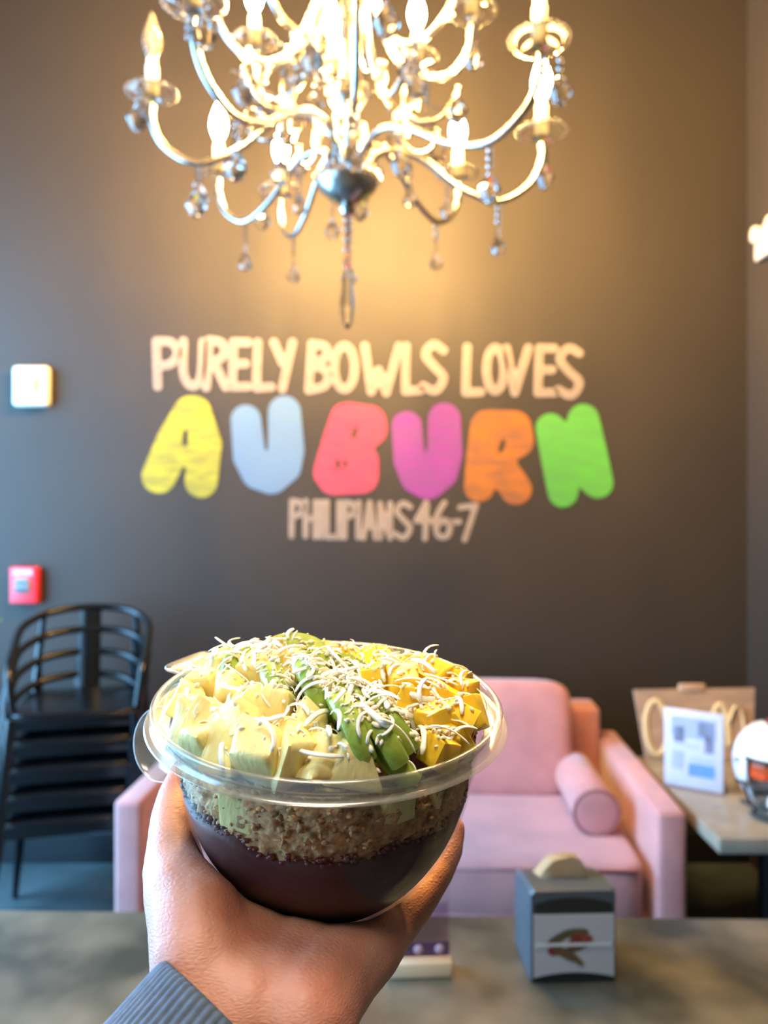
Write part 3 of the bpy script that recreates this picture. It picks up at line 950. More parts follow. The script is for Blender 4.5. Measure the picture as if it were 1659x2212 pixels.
low = [(.035, .775), (.085, .815), (.16, .80), (.25, .735), (.335, .708), (.405, .745), (.433, .80), (.433, .838)]
def lowp(R, dz=0.0):
    return [(r * (R / .433 if r > .2 else 1), z + dz) for r, z in low]
for phi, R, dz, lit, kind in ((2, .433, -.015, True, 0), (50, .43, .03, True, 0), (92, .42, 0, True, 1), (117, .44, .012, True, 0), (143, .425, .01, True, 0),
                              (181, .43, .06, False, 1), (236, .445, .02, True, 1), (275, .43, .02, True, 0), (321, .47, .0, True, 1)):
    arm(phi, lowp(R, dz), lit, kind)
up = [(.018, 1.75), (.03, 1.5), (.05, 1.25), (.085, 1.06), (.15, .985), (.22, .985), (.272, 1.04), (.285, 1.115)]
for k in range(8):
    arm(10 + 45 * k, up, True, 1 if k % 2 else 0, rad=.007, extra=k % 2 == 0)
# decorative scrolls between the arms
for k in range(8):
    a = radians(32 + 45 * k)
    sp = []
    for i in range(22):
        t = i / 21
        rr = .12 + .09 * t + .035 * cos(t * 6.5)
        zz = .87 + .05 * sin(t * 6.5) + .03 * t
        sp.append(Vector((rr * cos(a), rr * sin(a), zz)))
    s_ = tube('scroll', sp, .005, M_chrome, ch, 8)
    pendant(s_, sp[-1], 1, 1)
# hub, cup, centre column, finial
bm = bmesh.new()
bm_lathe(bm, [(0, .655), (.012, .658), (.018, .668), (.012, .678), (.035, .69), (.062, .712), (.068, .728), (.05, .735), (.03, .76), (.04, .80), (.03, .83), (.018, .86), (.026, .89), (.04, .91), (.026, .94), (.014, .97), (.014, 1.6), (.03, 1.7), (.04, 1.76), (.014, 1.8), (.014, 2.15), (0, 2.15)], 28)
obj('centre_column', bm, M_chrome, ch, angle=45)
me_cuprim = mesh_of(lambda bm: beads(bm, .068, 22, .0085, .735), 'bead_rim', M_crystal)
put('bead_rim', me_cuprim, ch)
me_cuprim2 = mesh_of(lambda bm: beads(bm, .045, 14, .009, .93), 'bead_rim', M_crystal)
put('bead_rim', me_cuprim2, ch)
fin = put('crystal_bead', me_bead, ch, (0, 0, .645), 0, 1.5)
for k in range(3):
    put('crystal_bead', me_bead, fin, (0, 0, -.0135 - .0145 * k), 0, .9)
put('spear_drop', me_spear, fin, (0, 0, -.05))
# garlands of beads from the column to the dishes
for k in range(10):
    a = radians(18 + 36 * k)
    pts_ = [Vector(((.03 + .22 * i / 12) * cos(a), (.03 + .22 * i / 12) * sin(a), 1.25 - .32 * i / 12 - .11 * sin(pi * i / 12))) for i in range(13)]
    g_ = tube('garland_wire', pts_, .0008, M_chrome, ch, 5)
    for q_ in pts_:
        put('crystal_bead', me_bead, g_, q_, 0, .78)
for k in range(6):
    a = radians(21 + 60 * k)
    pendant(ch, (.15 * cos(a), .15 * sin(a), .80 - .006), (0, 1)[k % 2], 2)
# ceiling rose
bm = bmesh.new()
bm_lathe(bm, [(0, 2.2), (.075, 2.2), (.07, 2.18), (.03, 2.165), (.012, 2.14), (0, 2.14)], 28)
obj('ceiling_rose', bm, M_chrome, ch, angle=45)

# ------------------------------------------------------------------ the bowl and its frame
BC = Vector((-.02675, .375, CAM_Z - .09055))
TILT, ROLL = radians(9), radians(2)
bu = Vector((cos(ROLL), 0, -sin(ROLL)))
bv = Vector((0, cos(TILT), sin(TILT)))
bn = bu.cross(bv).normalized()
bv = bn.cross(bu)
MB = Matrix(((bu.x, bv.x, bn.x, BC.x), (bu.y, bv.y, bn.y, BC.y), (bu.z, bv.z, bn.z, BC.z), (0, 0, 0, 1)))
MBI = MB.inverted()
PROF = [(-.1, .026), (-.098, .034), (-.092, .043), (-.08, .054), (-.065, .063), (-.05, .0685), (-.03, .0725), (-.012, .0745)]
_pw = [p[0] for p in PROF]
def prof_pts(n=40):
    c = catmull([(r, w, 0) for w, r in PROF], 6)
    return [(p.x, p.y) for p in c]
_PP = prof_pts()
def bowl_r(w):
    if w <= _PP[0][1]: return _PP[0][0] if w > -.1 - 1e-4 else 0
    for a, b in zip(_PP, _PP[1:]):
        if a[1] <= w <= b[1]:
            t = (w - a[1]) / max(1e-9, b[1] - a[1])
            return a[0] + (b[0] - a[0]) * t
    if w < -.0085: return .0765
    if w < -.006: return .0868
    return .0845

bowl = empty('plastic_bowl')
bowl.matrix_world = MB
tag(bowl, 'clear round plastic takeaway bowl held up in the hand', 'bowl')
bm = bmesh.new()
outer = [(0, -.1)] + _PP
inner = [(r - .0007, w + .0004) for r, w in _PP]
bm_lathe(bm, outer + [(.0757, -.0095)] + [(.0750, -.0095)] + inner[::-1] + [(0, -.0992)], 128)
obj('bowl_body', bm, M_bowl, bowl)
bm = bmesh.new()
rim = [(.0757, -.0095), (.0800, -.0088), (.0858, -.0086), (.0868, -.0078), (.0862, -.0070), (.0842, -.0068), (.0838, -.0058), (.0836, -.0012), (.0840, 0.0), (.0834, .0008), (.0815, .0008), (.0806, 0.0), (.0803, -.0012), (.0800, -.0055), (.0790, -.0074), (.0752, -.0085)]
bm_lathe(bm, rim, 144, None, True)
obj('rim', bm, M_rim, bowl, angle=60)
# corner tab and hinge flap of the rim
bm = bmesh.new()
bm_super(bm, (-.016, -.007, -.002), (.016, .010, .0012), .35, 24, 8, Matrix.Translation((.0875 * cos(radians(150)), .0875 * sin(radians(150)), -.001)) @ Matrix.Rotation(radians(150) - pi / 2, 4, 'Z'))
obj('lid_tab', bm, M_rim, bowl)
fl = bmesh.new()
hp = MBI @ P(366, 1604, .425)
bm_lathe(fl, [(0, .001), (.012, .001), (.0165, .003), (.0195, .006), (.0205, .0065), (.0208, .0055), (.0200, .0045), (.0172, .0015), (.013, 0), (0, 0)], 48,
         Matrix.Translation(hp) @ Matrix.Rotation(radians(-28), 4, 'Z') @ Matrix.Rotation(radians(76), 4, 'X'))
ha = math.atan2(hp.y, hp.x)          # living hinge: a thin strap from the rim down to the flap
side_ = Vector((-sin(ha), cos(ha), 0))
rd_ = Vector((cos(ha), sin(ha), 0))
strap = []
for t in range(9):
    f_ = t / 8
    rr_ = .0858 + (hypot(hp.x, hp.y) - .0858) * f_ ** .8
    zz_ = -.0078 + (hp.z + .012 + .0078) * f_ ** 1.6
    hw_ = .010 - .003 * f_
    strap.append([fl.verts.new(rd_ * (rr_ + e_) + side_ * sg * hw_ + Vector((0, 0, zz_))) for sg, e_ in ((-1, 0), (1, 0), (1, .0006), (-1, .0006))])
for a_, b_ in zip(strap, strap[1:]):
    for k_ in range(4):
        fl.faces.new((a_[k_], a_[(k_ + 1) % 4], b_[(k_ + 1) % 4], b_[k_]))
obj('hinge_flap', fl, M_rim, bowl)

# acai puree
ac = empty('acai_puree')
ac.matrix_world = MB
tag(ac, 'dark purple brown acai puree filling the bottom of the bowl', 'acai')
bm = bmesh.new()
N = 96
prof_in = [(r - .0012, w + .0010) for r, w in _PP if w < -.05]
rings = []
for r, w in prof_in:
    rings.append([bm.verts.new((r * cos(2 * pi * i / N), r * sin(2 * pi * i / N), w)) for i in range(N)])
def actop(a):
    return -.0405 + .0028 * sin(a * 2 + 1.0) + .0016 * sin(a * 5 + .4) + .0010 * sin(a * 11)
for s in (0.5, 1.0):
    ring = []
    for i in range(N):
        a = 2 * pi * i / N
        w = -.05 + (actop(a) + .05) * s
        r = bowl_r(w) - .0012
        ring.append(bm.verts.new((r * cos(a), r * sin(a), w)))
    rings.append(ring)
for s in (.8, .45):
    rings.append([bm.verts.new((.066 * s * cos(2 * pi * i / N), .066 * s * sin(2 * pi * i / N), actop(2 * pi * i / N) + .004)) for i in range(N)])
for a, b in zip(rings, rings[1:]):
    for i in range(N):
        bm.faces.new((a[i], a[(i + 1) % N], b[(i + 1) % N], b[i]))
bm.faces.new(rings[0][::-1]); bm.faces.new(rings[-1])
obj('puree', bm, M_acai, ac)
# a smear of berry juice above the puree edge
bm = bmesh.new()
for i in range(150):
    a = random.uniform(-2.9, -.2)
    w = actop(a) + random.uniform(-.001, .004)
    r = bowl_r(w) - .0022
    bm_sphere(bm, (r * cos(a), r * sin(a), w), random.uniform(.0007, .0018), 1, (1, 1, .7))
o = obj('juice_flecks', bm, mat('berry_juice', srgb(96, 32, 36), .35), ac)
o['kind'] = 'stuff'

# granola layer
bm = bmesh.new()
rg = random.Random(3)
def lump(bm, c, s, sub=2):
    vs = bm_sphere(bm, (0, 0, 0), 1, sub)
    off = Vector((rg.random() * 50, rg.random() * 50, rg.random() * 50))
    sx, sy, sz = s * rg.uniform(.7, 1.3), s * rg.uniform(.7, 1.3), s * rg.uniform(.6, 1.1)
    for v in vs:
        k = 1 + .6 * noise.noise(v.co * 1.6 + off) + .5 * noise.noise(v.co * 3.6 + off)
        v.co = Vector((c[0] + v.co.x * k * sx, c[1] + v.co.y * k * sy, c[2] + v.co.z * k * sz))
for i in range(1000):
    a = rg.uniform(0, 2 * pi)
    w = rg.uniform(-.040, -.012) + .002 * sin(a * 3)
    s = rg.choice((.0008, .001, .0012, .0015, .0018, .0022, .003))
    r = bowl_r(w) - .0012 - s * 1.2 - abs(rg.gauss(0, .0016))
    if w < actop(a) - .001: continue
    lump(bm, (r * cos(a), r * sin(a), w), s, 2)
NA, NW = 260, 26
grid = []
for k_ in range(NW + 1):
    row = []
    for i in range(NA):
        a = 2 * pi * i / NA
        w = actop(a) - .002 + (-.010 - actop(a) + .002) * k_ / NW
        q = Vector((cos(a) * 30, sin(a) * 30, w * 420))
        dd = .5 + .5 * noise.noise(q * .45) + .45 * noise.noise(q * 1.1) + .3 * noise.noise(q * 2.3)
        r = bowl_r(min(w, -.0125)) - .0015 - .0034 * max(0, min(1.3, dd))
        row.append(bm.verts.new((r * cos(a), r * sin(a), w)))
    grid.append(row)
for ra, rb in zip(grid, grid[1:]):
    for i in range(NA):
        bm.faces.new((ra[i], ra[(i + 1) % NA], rb[(i + 1) % NA], rb[i]))
gr = obj('granola', bm, M_granola, None)
gr.matrix_world = MB
tag(gr, 'crumbly brown granola layer behind the clear bowl wall', 'granola', None, 'stuff')

# ---- fruit
def chunk_mesh(name, m, dims, taper, seed, bev=.0011, skew=.2, soften=0):
    rr = random.Random(seed)
    bm = bmesh.new()
    bmesh.ops.create_cube(bm, size=1)
    for v in bm.verts:
        t = taper if v.co.z > 0 else 1.0
        v.co = Vector((v.co.x * dims[0] * t, v.co.y * dims[1] * (t * .5 + .5), v.co.z * dims[2]))
        v.co += Vector((rr.uniform(-1, 1) * dims[0], rr.uniform(-1, 1) * dims[1], rr.uniform(-1, 1) * dims[2])) * skew * .5
    bmesh.ops.bevel(bm, geom=bm.edges[:], offset=bev, segments=2, profile=.6, affect='EDGES')
    bmesh.ops.triangulate(bm, faces=[f for f in bm.faces if len(f.verts) > 4])
    bmesh.ops.subdivide_edges(bm, edges=[e for e in bm.edges if e.calc_length() > .004], cuts=2, use_grid_fill=True)
    for _ in range(soften):
        bmesh.ops.smooth_vert(bm, verts=bm.verts[:], factor=.5, use_axis_x=True, use_axis_y=True, use_axis_z=True)
    off = Vector((seed * 3.1, seed * 1.7, 0))
    for v in bm.verts:
        v.co += v.co.normalized() * (.0009 if soften else .0005) * noise.noise(v.co * 240 + off)
    bmesh.ops.recalc_face_normals(bm, faces=bm.faces)
    me = bpy.data.meshes.new(name)
    bm.to_mesh(me); bm.free()
    me.materials.append(m)
    me.polygons.foreach_set('use_smooth', [True] * len(me.polygons))
    me.set_sharp_from_angle(angle=radians(55))
    return me
pine_me = [chunk_mesh('pineapple_chunk', M_pine, (.0185, .0140, .0170), .62, s, .0016, .5, 3) for s in range(8)]
mango_me = [chunk_mesh('mango_chunk', M_mango, (.0155, .0135, .014), .85, 20 + s, .0008, .26, 1) for s in range(6)]

def kiwi_mesh(seed, R=.0215, th=.0085, span=pi * 1.05):
    rr = random.Random(seed)
    bm = bmesh.new()
    n = 22
    def ring(y, k):
        L = [bm.verts.new((0, y, -.002))]
        for i in range(n + 1):
            a = (pi - span) / 2 + span * i / n
            L.append(bm.verts.new((R * k * cos(a), y, R * k * sin(a) * .95)))
        return L
    secs = [ring(-th / 2, .93), ring(-th / 2 + .0014, .985), ring(0, 1.0), ring(th / 2 - .0014, .985), ring(th / 2, .93)]
    for a, b in zip(secs, secs[1:]):
        for i in range(len(a)):
            bm.faces.new((a[i], a[(i + 1) % len(a)], b[(i + 1) % len(a)], b[i]))
    for s, flip in ((secs[0], 1), (secs[-1], 0)):
        for i in range(1, n + 1):
            f = (s[0], s[i], s[i + 1])
            bm.faces.new(f[::-1] if flip else f)
    bmesh.ops.recalc_face_normals(bm, faces=bm.faces)
    me = bpy.data.meshes.new('kiwi_slice')
    bm.to_mesh(me); bm.free()
    me.materials.append(M_kiwi)
    me.polygons.foreach_set('use_smooth', [True] * len(me.polygons))
    me.set_sharp_from_angle(angle=radians(50))
    sb = bmesh.new()
    for y in (-th / 2, th / 2):
        for i in range(17):
            a = (pi - span) / 2 + span * (i + .5 + rr.uniform(-.3, .3)) / 17
            r = R * rr.uniform(.30, .52)
            vs = bm_sphere(sb, (0, 0, 0), 1, 1)
            for v in vs:
                q = Vector((v.co.x * .0014, v.co.y * .0005, v.co.z * .0007))
                q.rotate(Matrix.Rotation(-a, 3, 'Y'))
                v.co = q + Vector((r * cos(a), y, r * sin(a)))
    sm = bpy.data.meshes.new('seeds')
    sb.to_mesh(sm); sb.free()
    sm.materials.append(M_seed)
    cb = bmesh.new()
    for y in (-th / 2, th / 2):
        vs = bm_sphere(cb, (0, y, .001), .0055, 2, (1.1, .07, 1))
        for v in vs:
            if v.co.z < -.0015: v.co.z = -.0015
    cm = bpy.data.meshes.new('core')
    cb.to_mesh(cm); cb.free()
    cm.materials.append(M_kiwicore)
    return me, sm, cm

SOLIDS = []   # (mesh, matrix in bowl frame) of everything the coconut lands on
def place(name, me, u, v, w, rot, sc=1.0):
    L = Matrix.Translation((u, v, w)) @ rot.to_4x4() @ Matrix.Scale(sc, 4)
    for _ in range(8):       # ease the piece inwards until it sits inside the bowl wall and rim
        worst = 0.0
        for vv in me.vertices:
            q = L @ vv.co
            lim = (bowl_r(q.z) if q.z < -.012 else .0795 if q.z < .004 else .0835) - .0012
            worst = max(worst, hypot(q.x, q.y) - lim)
        if worst < .0003: break
        k_ = max(0, 1 - worst / max(1e-4, hypot(L[0][3], L[1][3])))
        L[0][3] *= k_; L[1][3] *= k_
    o = bpy.data.objects.new(name, me)
    COL.objects.link(o)
    o.matrix_world = MB @ L
    SOLIDS.append((me, L))
    return o
def back_dip(v):
    return -.006 if v > .04 else -.003 if v > .024 else 0.0
def rrot(rd, k=.5):
    return Matrix.Rotation(rd.uniform(0, 2 * pi), 3, 'Z') @ Matrix.Rotation(rd.uniform(-k, k), 3, 'X') @ Matrix.Rotation(rd.uniform(-k, k), 3, 'Y')
def mound(r): return .017 * (1 - (r / .086) ** 3) - .007

# a fruit bed under the visible pieces so that no gap opens between them
pine = [(-.0650, -.0173), (-.0519, -.0395), (-.0342, -.0475), (-.0243, -.0630), (-.0109, -.0680), (.0020, -.0690), (-.0400, -.0600), (-.0520, -.0540),
        (-.0203, -.0349), (-.0442, -.0179), (-.0348, .0040), (-.0620, -.0360), (-.0093, -.0560), (-.0544, .0102), (-.0600, .0260), (-.0480, .0330),
        (-.0580, -.0050), (-.0320, -.0320), (-.0360, .0500), (-.0300, .0220), (.0130, -.0700), (-.0480, .0480), (-.0060, -.0440)]
mango = [(.0190, .0280), (.0310, .0245), (.0430, .0227), (.0495, .0111), (.0652, .0041), (.0600, -.0288), (.0492, -.0345), (.0391, -.0220), (.0690, -.0169), (.0600, -.0450),
         (.0670, -.0340), (.0539, -.0540), (.0353, -.0028), (.0241, .0060), (.0094, .0280), (.0550, -.0099), (.0440, .0400), (.0280, .0430), (.0580, .0250), (.0080, .0460),
         (.0200, .0560), (.0500, .0480), (-.0080, .0580), (-.0220, .0560), (.0640, .0180)]
ordn = ['first', 'second', 'third', 'fourth', 'fifth', 'sixth', 'seventh', 'eighth', 'ninth', 'tenth', 'eleventh', 'twelfth']
def rowed(pts, cuts):
    """rows from the front rim to the back, each counted from the left"""
    rows = [[] for _ in range(len(cuts) + 1)]
    for p in pts:
        k = sum(p[1] > c for c in cuts)
        rows[k].append(p)
    for k, r in enumerate(rows):
        for i, p in enumerate(sorted(r)):
            yield k, i, p
rd = random.Random(11)
rown = ['front', 'second', 'third', 'back']
for k, i, (u, v) in rowed(pine, (-.050, -.025, .007)):
    rr_ = hypot(u, v)
    o = place('pineapple_chunk', rd.choice(pine_me), u, v, mound(rr_) + back_dip(v), rrot(rd, .6), rd.uniform(.92, 1.22))
    tag(o, 'pale yellow pineapple chunk, %s from the left in the %s row of pineapple' % (ordn[i], rown[k]), 'pineapple', 'pineapple chunks in the bowl')
for k, i, (u, v) in rowed(mango, (-.030, -.005, .026)):
    rr_ = hypot(u, v)
    o = place('mango_chunk', rd.choice(mango_me), u, v, mound(rr_) + back_dip(v), rrot(rd, .45), rd.uniform(.95, 1.2))
    tag(o, 'bright orange yellow mango cube, %s from the left in the %s row of mango' % (ordn[i], rown[k]), 'mango', 'mango cubes in the bowl')
# pineapple pressed against the wall below the rim
for i, (az, w, sc) in enumerate(((-152, -.024, 1.0), (-118, -.026, .95), (-100, -.021, 1.0), (-84, -.026, 1.1), (-62, -.022, .9), (-42, -.022, .9), (-170, -.02, .95))):
    a = radians(az)
    r = bowl_r(w) - .0095 * sc
    rot = Matrix.Rotation(a + pi / 2, 3, 'Z') @ Matrix.Rotation(pi + rd.uniform(-.35, .35), 3, 'Y')
    o = place('pineapple_chunk', pine_me[i % 8], r * cos(a), r * sin(a), w, rot, sc)
    tag(o, 'pineapple wedge pressed against the bowl wall under the rim, %s from the left' % ordn[[1, 2, 3, 4, 5, 6, 0][i]], 'pineapple', 'pineapple wedges behind the bowl wall')
# filler fruit hidden under the mound
for i in range(10):
    a = i * 2.4; r = .012 + .042 * (i / 10)
    o = place('pineapple_chunk', pine_me[i % 8], r * cos(a), r * sin(a), mound(r) - .012, rrot(rd, .6), 1.25)
    tag(o, 'pineapple chunk buried in the middle under the fruit mound', 'pineapple', 'pineapple chunks under the mound')
# kiwi half slices: u, v, w-offset, yaw of the face, lean, roll of the arc
kiwis = [(-.021, .036, .002, 20, 66, 0, 'lying flat on top at the back of the mound'),
         (-.037, .012, .001, 70, 50, 20, 'tilted among the pineapple at the back'),
         (-.018, -.012, .000, 100, 34, 10, 'half buried under coconut in the middle of the mound'),
         (-.005, -.024, .004, 107, 16, 0, 'standing on edge left of centre, green rind edge upwards'),
         (.0140, -.0520, .004, 109, 20, 4, 'with a broad green edge leaning at the front rim'),
         (.0260, -.0540, .003, 118, 26, 6, 'with dark seeds showing beside the front mango cubes'),
         (.0310, -.0360, .001, 112, 34, 0, 'leaning against the mango in the middle'),
         (.0170, -.0260, .001, 104, 30, 0, 'behind the two front slices under coconut'),
         (.004, .004, .000, 30, 60, 0, 'lying near the top under shredded coconut'),
         (.0380, -.0580, -.002, 112, 46, 0, 'lying low at the front with a pale core and dark seeds')]
for i, (u, v, dw, yaw, lean, roll, lab) in enumerate(kiwis):
    me, sm, cm = kiwi_mesh(40 + i)
    rot = Matrix.Rotation(radians(yaw), 3, 'Z') @ Matrix.Rotation(radians(-lean), 3, 'X') @ Matrix.Rotation(radians(roll), 3, 'Y')
    o = place('kiwi_slice', me, u, v, mound(hypot(u, v)) + dw - .006, rot, 1.0)
    tag(o, 'green kiwi half slice ' + lab, 'kiwi', 'kiwi slices in the bowl')
    for nm, mm in (('seeds', sm), ('core', cm)):
        c = bpy.data.objects.new(nm, mm)
        COL.objects.link(c); c.parent = o

# coconut shreds dropped onto the fruit
V, FC = [], []
for me, L in SOLIDS:
    b = len(V)
    V.extend(L @ v.co for v in me.vertices)
    FC.extend([b + i for i in p.vertices] for p in me.polygons)
bvh = BVHTree.FromPolygons(V, FC)
def shred_mesh(seed):
    rr = random.Random(seed)
    L = rr.uniform(.009, .023)
    w = rr.uniform(.0008, .0013)
    n = 8
    pts = []
    c1, c2 = rr.uniform(-1, 1) * 1.7, rr.uniform(-.9, -.2)
    p = Vector((-L / 2, 0, 0)); ang = rr.uniform(-.4, .4); el = rr.uniform(.05, .45)
    for i in range(n + 1):
        pts.append(p.copy())
        p = p + Vector((cos(ang) * cos(el), sin(ang) * cos(el), sin(el))) * L / n
        ang += c1 / n; el += c2 / n - .08
    bm = bmesh.new()
    rad = [w * (.55 if i in (0, n) else rr.uniform(.85, 1.1)) for i in range(n + 1)]
    bm_tube(bm, pts, rad, 6, True, (1.1, .42))
    bmesh.ops.recalc_face_normals(bm, faces=bm.faces)
    me = bpy.data.meshes.new('coconut_shred')
    bm.to_mesh(me); bm.free()
    me.materials.append(M_coco)
    me.polygons.foreach_set('use_smooth', [True] * len(me.polygons))
    return me
shreds = [shred_mesh(100 + s) for s in range(14)]
shred_kind = {m_.name: ('long' if (m_.vertices[0].co - m_.vertices[-1].co).length > .013 else 'short curled') for m_ in shreds}
rc = random.Random(5)
def land(u, v):
    h = bvh.ray_cast(Vector((u, v, .08)), Vector((0, 0, -1)))
    return (h[0], h[1]) if h[0] is not None else (None, None)
cnt = 0
def shred_spot():
    while True:
        if rc.random() < .48:   # the heap runs from the back over the centre towards the front right
            s = rc.random()
            u = -.024 + .052 * s + rc.gauss(0, .020); v = .022 - .064 * s + rc.gauss(0, .016)
        else:
            a = rc.uniform(0, 2 * pi); r = .074 * sqrt(rc.random()); u, v = r * cos(a), r * sin(a)
        if hypot(u, v) > .075: continue
        p, nrm = land(u, v)
        if p is None or p.z < -.012: continue
        if nrm.z < 0: nrm = -nrm
        nn = (nrm * .9 + Vector((rc.gauss(0, .2), rc.gauss(0, .2), .4))).normalized()
        q = Vector((0, 0, 1)).rotation_difference(nn).to_matrix() @ Matrix.Rotation(rc.uniform(0, 2 * pi), 3, 'Z')
        return Matrix.Translation(p + nn * rc.uniform(.0, .0018)) @ q.to_4x4() @ Matrix.Scale(rc.uniform(.75, 1.2), 4)
bm = bmesh.new()
for i in range(260):      # small broken shreds under the long ones
    L = shred_spot() @ Matrix.Scale(rc.uniform(.3, .65), 4)
    n0 = len(bm.verts)
    bm.from_mesh(rc.choice(shreds))
    bm.verts.ensure_lookup_table()
    for vv in bm.verts[n0:]: vv.co = L @ vv.co
hs_ = obj('coconut_flakes', bm, M_coco, None)
hs_.matrix_world = MB
tag(hs_, 'heap of small broken coconut flakes between the long shreds', 'coconut flakes', None, 'stuff')
while cnt < 280:
    L = shred_spot()
    o = bpy.data.objects.new('coconut_shred', rc.choice(shreds))
    COL.objects.link(o)
    o.matrix_world = MB @ L
    zu, zv = L[0][3], L[1][3]
    best = min([(hypot(zu - a_, zv - b_), 'pineapple chunks') for a_, b_ in pine] + [(hypot(zu - a_, zv - b_), 'mango cubes') for a_, b_ in mango] + [(hypot(zu - k_[0], zv - k_[1]), 'kiwi slices') for k_ in kiwis])[1]
    where = 'at the front' if zv < -.04 else 'towards the middle' if zv < -.012 else 'at the back'
    tag(o, '%s white coconut shred lying on the %s %s' % (shred_kind[o.data.name], best, where), 'coconut', 'coconut shreds on the ' + best + ' ' + where)
    cnt += 1
# a few shreds slipped down the wall
bm = bmesh.new()
for i in range(1000):
    s = rc.random()
    if rc.random() < .7:
        u = -.026 + .06 * s + rc.gauss(0, .020); v = .022 - .070 * s + rc.gauss(0, .018)
    else:
        a = rc.uniform(0, 2 * pi); r = .072 * sqrt(rc.random()); u, v = r * cos(a), r * sin(a)
    if hypot(u, v) > .075: continue
    p, nrm = land(u, v)
    if p is None or p.z < -.012: continue
    vs = bm_sphere(bm, (0, 0, 0), 1, 1)
    r_ = rc.uniform(.0004, .0014)
    Mx = Matrix.Translation(p + Vector((0, 0, r_ * .5))) @ rrot(rc, 1.5).to_4x4()
    sx, sy, sz = r_ * rc.uniform(.8, 2.2), r_, r_ * .7
    for vv in vs:
        vv.co = Mx @ Vector((vv.co.x * sx, vv.co.y * sy, vv.co.z * sz))
cr = obj('coconut_crumbs', bm, M_crumb, None)
cr.matrix_world = MB
tag(cr, 'fine pale coconut crumbs sprinkled over the fruit', 'coconut crumbs', None, 'stuff')

# ------------------------------------------------------------------ hand holding the bowl
def outside(p, r):
    """keep a joint of radius r clear of the bowl's outer surface"""
    q = MBI @ p
    rho = hypot(q.x, q.y)
    for _ in range(3):
        need = bowl_r(max(-.0999, min(-.011, q.z))) + r
        if q.z - 0 < -.1 - r: break
        if q.z < -.085 and rho < .04:
            q.z = -.1 - r
            break
        if rho < need:
            k = need / max(rho, 1e-4)
            q.x *= k; q.y *= k
            rho = need
    return MB @ q

def skin_chain(bm, chain, sub=10):
    for (a, ra), (b, rb) in zip(chain, chain[1:]):
        n = max(3, int((b - a).length / .004))
        for i in range(n + 1):
            t = i / n
            bm_sphere(bm, a.lerp(b, t), ra + (rb - ra) * t, 2)
bm = bmesh.new()
def C(*pts, clear=True):
    ch_ = [(P(x, y, d), r) for x, y, d, r in pts]
    if clear: ch_ = [(outside(p, r), r) for p, r in ch_]
    skin_chain(bm, ch_)
# forearm and wrist (several strands side by side give the oval section)
for dx, dy, dz, k in ((-48, -36, .0, 1), (0, 0, .006, 1.05), (48, 36, .0, 1), (0, 0, -.006, 1.0)):
    C((300 + dx, 2500 + dy, .285 + dz, .0235 * k), (430 + dx, 2340 + dy, .290 + dz, .022 * k), (535 + dx, 2195 + dy, .300 + dz, .0205 * k), clear=False)
# thenar side
C((430, 2160, .298, .0185), (428, 2075, .308, .0195), (424, 1990, .325, .0205), (404, 1925, .340, .0175), (377, 1880, .355, .0148))
# thumb
C((377, 1880, .355, .0150), (372, 1820, .372, .0125), (376, 1765, .388, .0122), (385, 1720, .402, .0112), (402, 1672, .418, .0095), (415, 1650, .424, .0078))
# web and ball of the thumb filling up to the bowl
C((470, 2100, .312, .022), (470, 1990, .340, .022), (455, 1925, .352, .018))
C((540, 2150, .306, .022), (545, 2050, .335, .022), (570, 2010, .358, .018))
# middle of the palm
C((600, 2170, .302, .0215), (640, 2070, .335, .021), (690, 2030, .368, .018), (720, 1985, .40, .014))
# heel under the little finger
C((648, 2215, .292, .0215), (690, 2140, .312, .0205), (742, 2085, .336, .0190), (790, 2040, .358, .0165), (842, 2010, .378, .0125))
C((650, 2010, .37, .016), (660, 1965, .41, .012))
# fingers
C((842, 2010, .378, .0125), (905, 1940, .402, .0105), (945, 1880, .424, .0098), (968, 1835, .436, .0090), (978, 1790, .446, .0080))
C((800, 1995, .392, .0125), (868, 1912, .440, .0110), (900, 1850, .462, .0100), (912, 1790, .474, .0085))
C((740, 1985, .405, .0130), (790, 1890, .465, .0112), (805, 1820, .482, .0102), (808, 1755, .490, .0088))
C((668, 1965, .410, .0130), (688, 1885, .462, .0112), (692, 1815, .480, .0102), (690, 1755, .488, .0088))
hm = bpy.data.meshes.new('hand_build')
bm.to_mesh(hm); bm.free()
ho = bpy.data.objects.new('hand_build', hm)
COL.objects.link(ho)
md = ho.modifiers.new('remesh', 'REMESH')
md.mode = 'VOXEL'; md.voxel_size = .0017
ms = ho.modifiers.new('smooth', 'SMOOTH')
ms.factor = .5; ms.iterations = 16
dg = bpy.context.evaluated_depsgraph_get()
hand_me = bpy.data.meshes.new_from_object(ho.evaluated_get(dg))
bpy.data.objects.remove(ho)
hand_me.name = 'person'
for v in hand_me.vertices:              # flesh gives way where it presses on the bowl
    q = MBI @ v.co
    rho = hypot(q.x, q.y)
    if q.z > -.1006 and q.z < .004:
        need = bowl_r(max(-.0995, q.z)) + .0005
        if q.z < -.0985: need = .034
        if rho < need:
            if q.z < -.093 and rho < .036:
                q.z = -.1006
            else:
                k = need / max(rho, 1e-4)
                q.x *= k; q.y *= k
            v.co = MB @ q
hand_me.materials.clear()

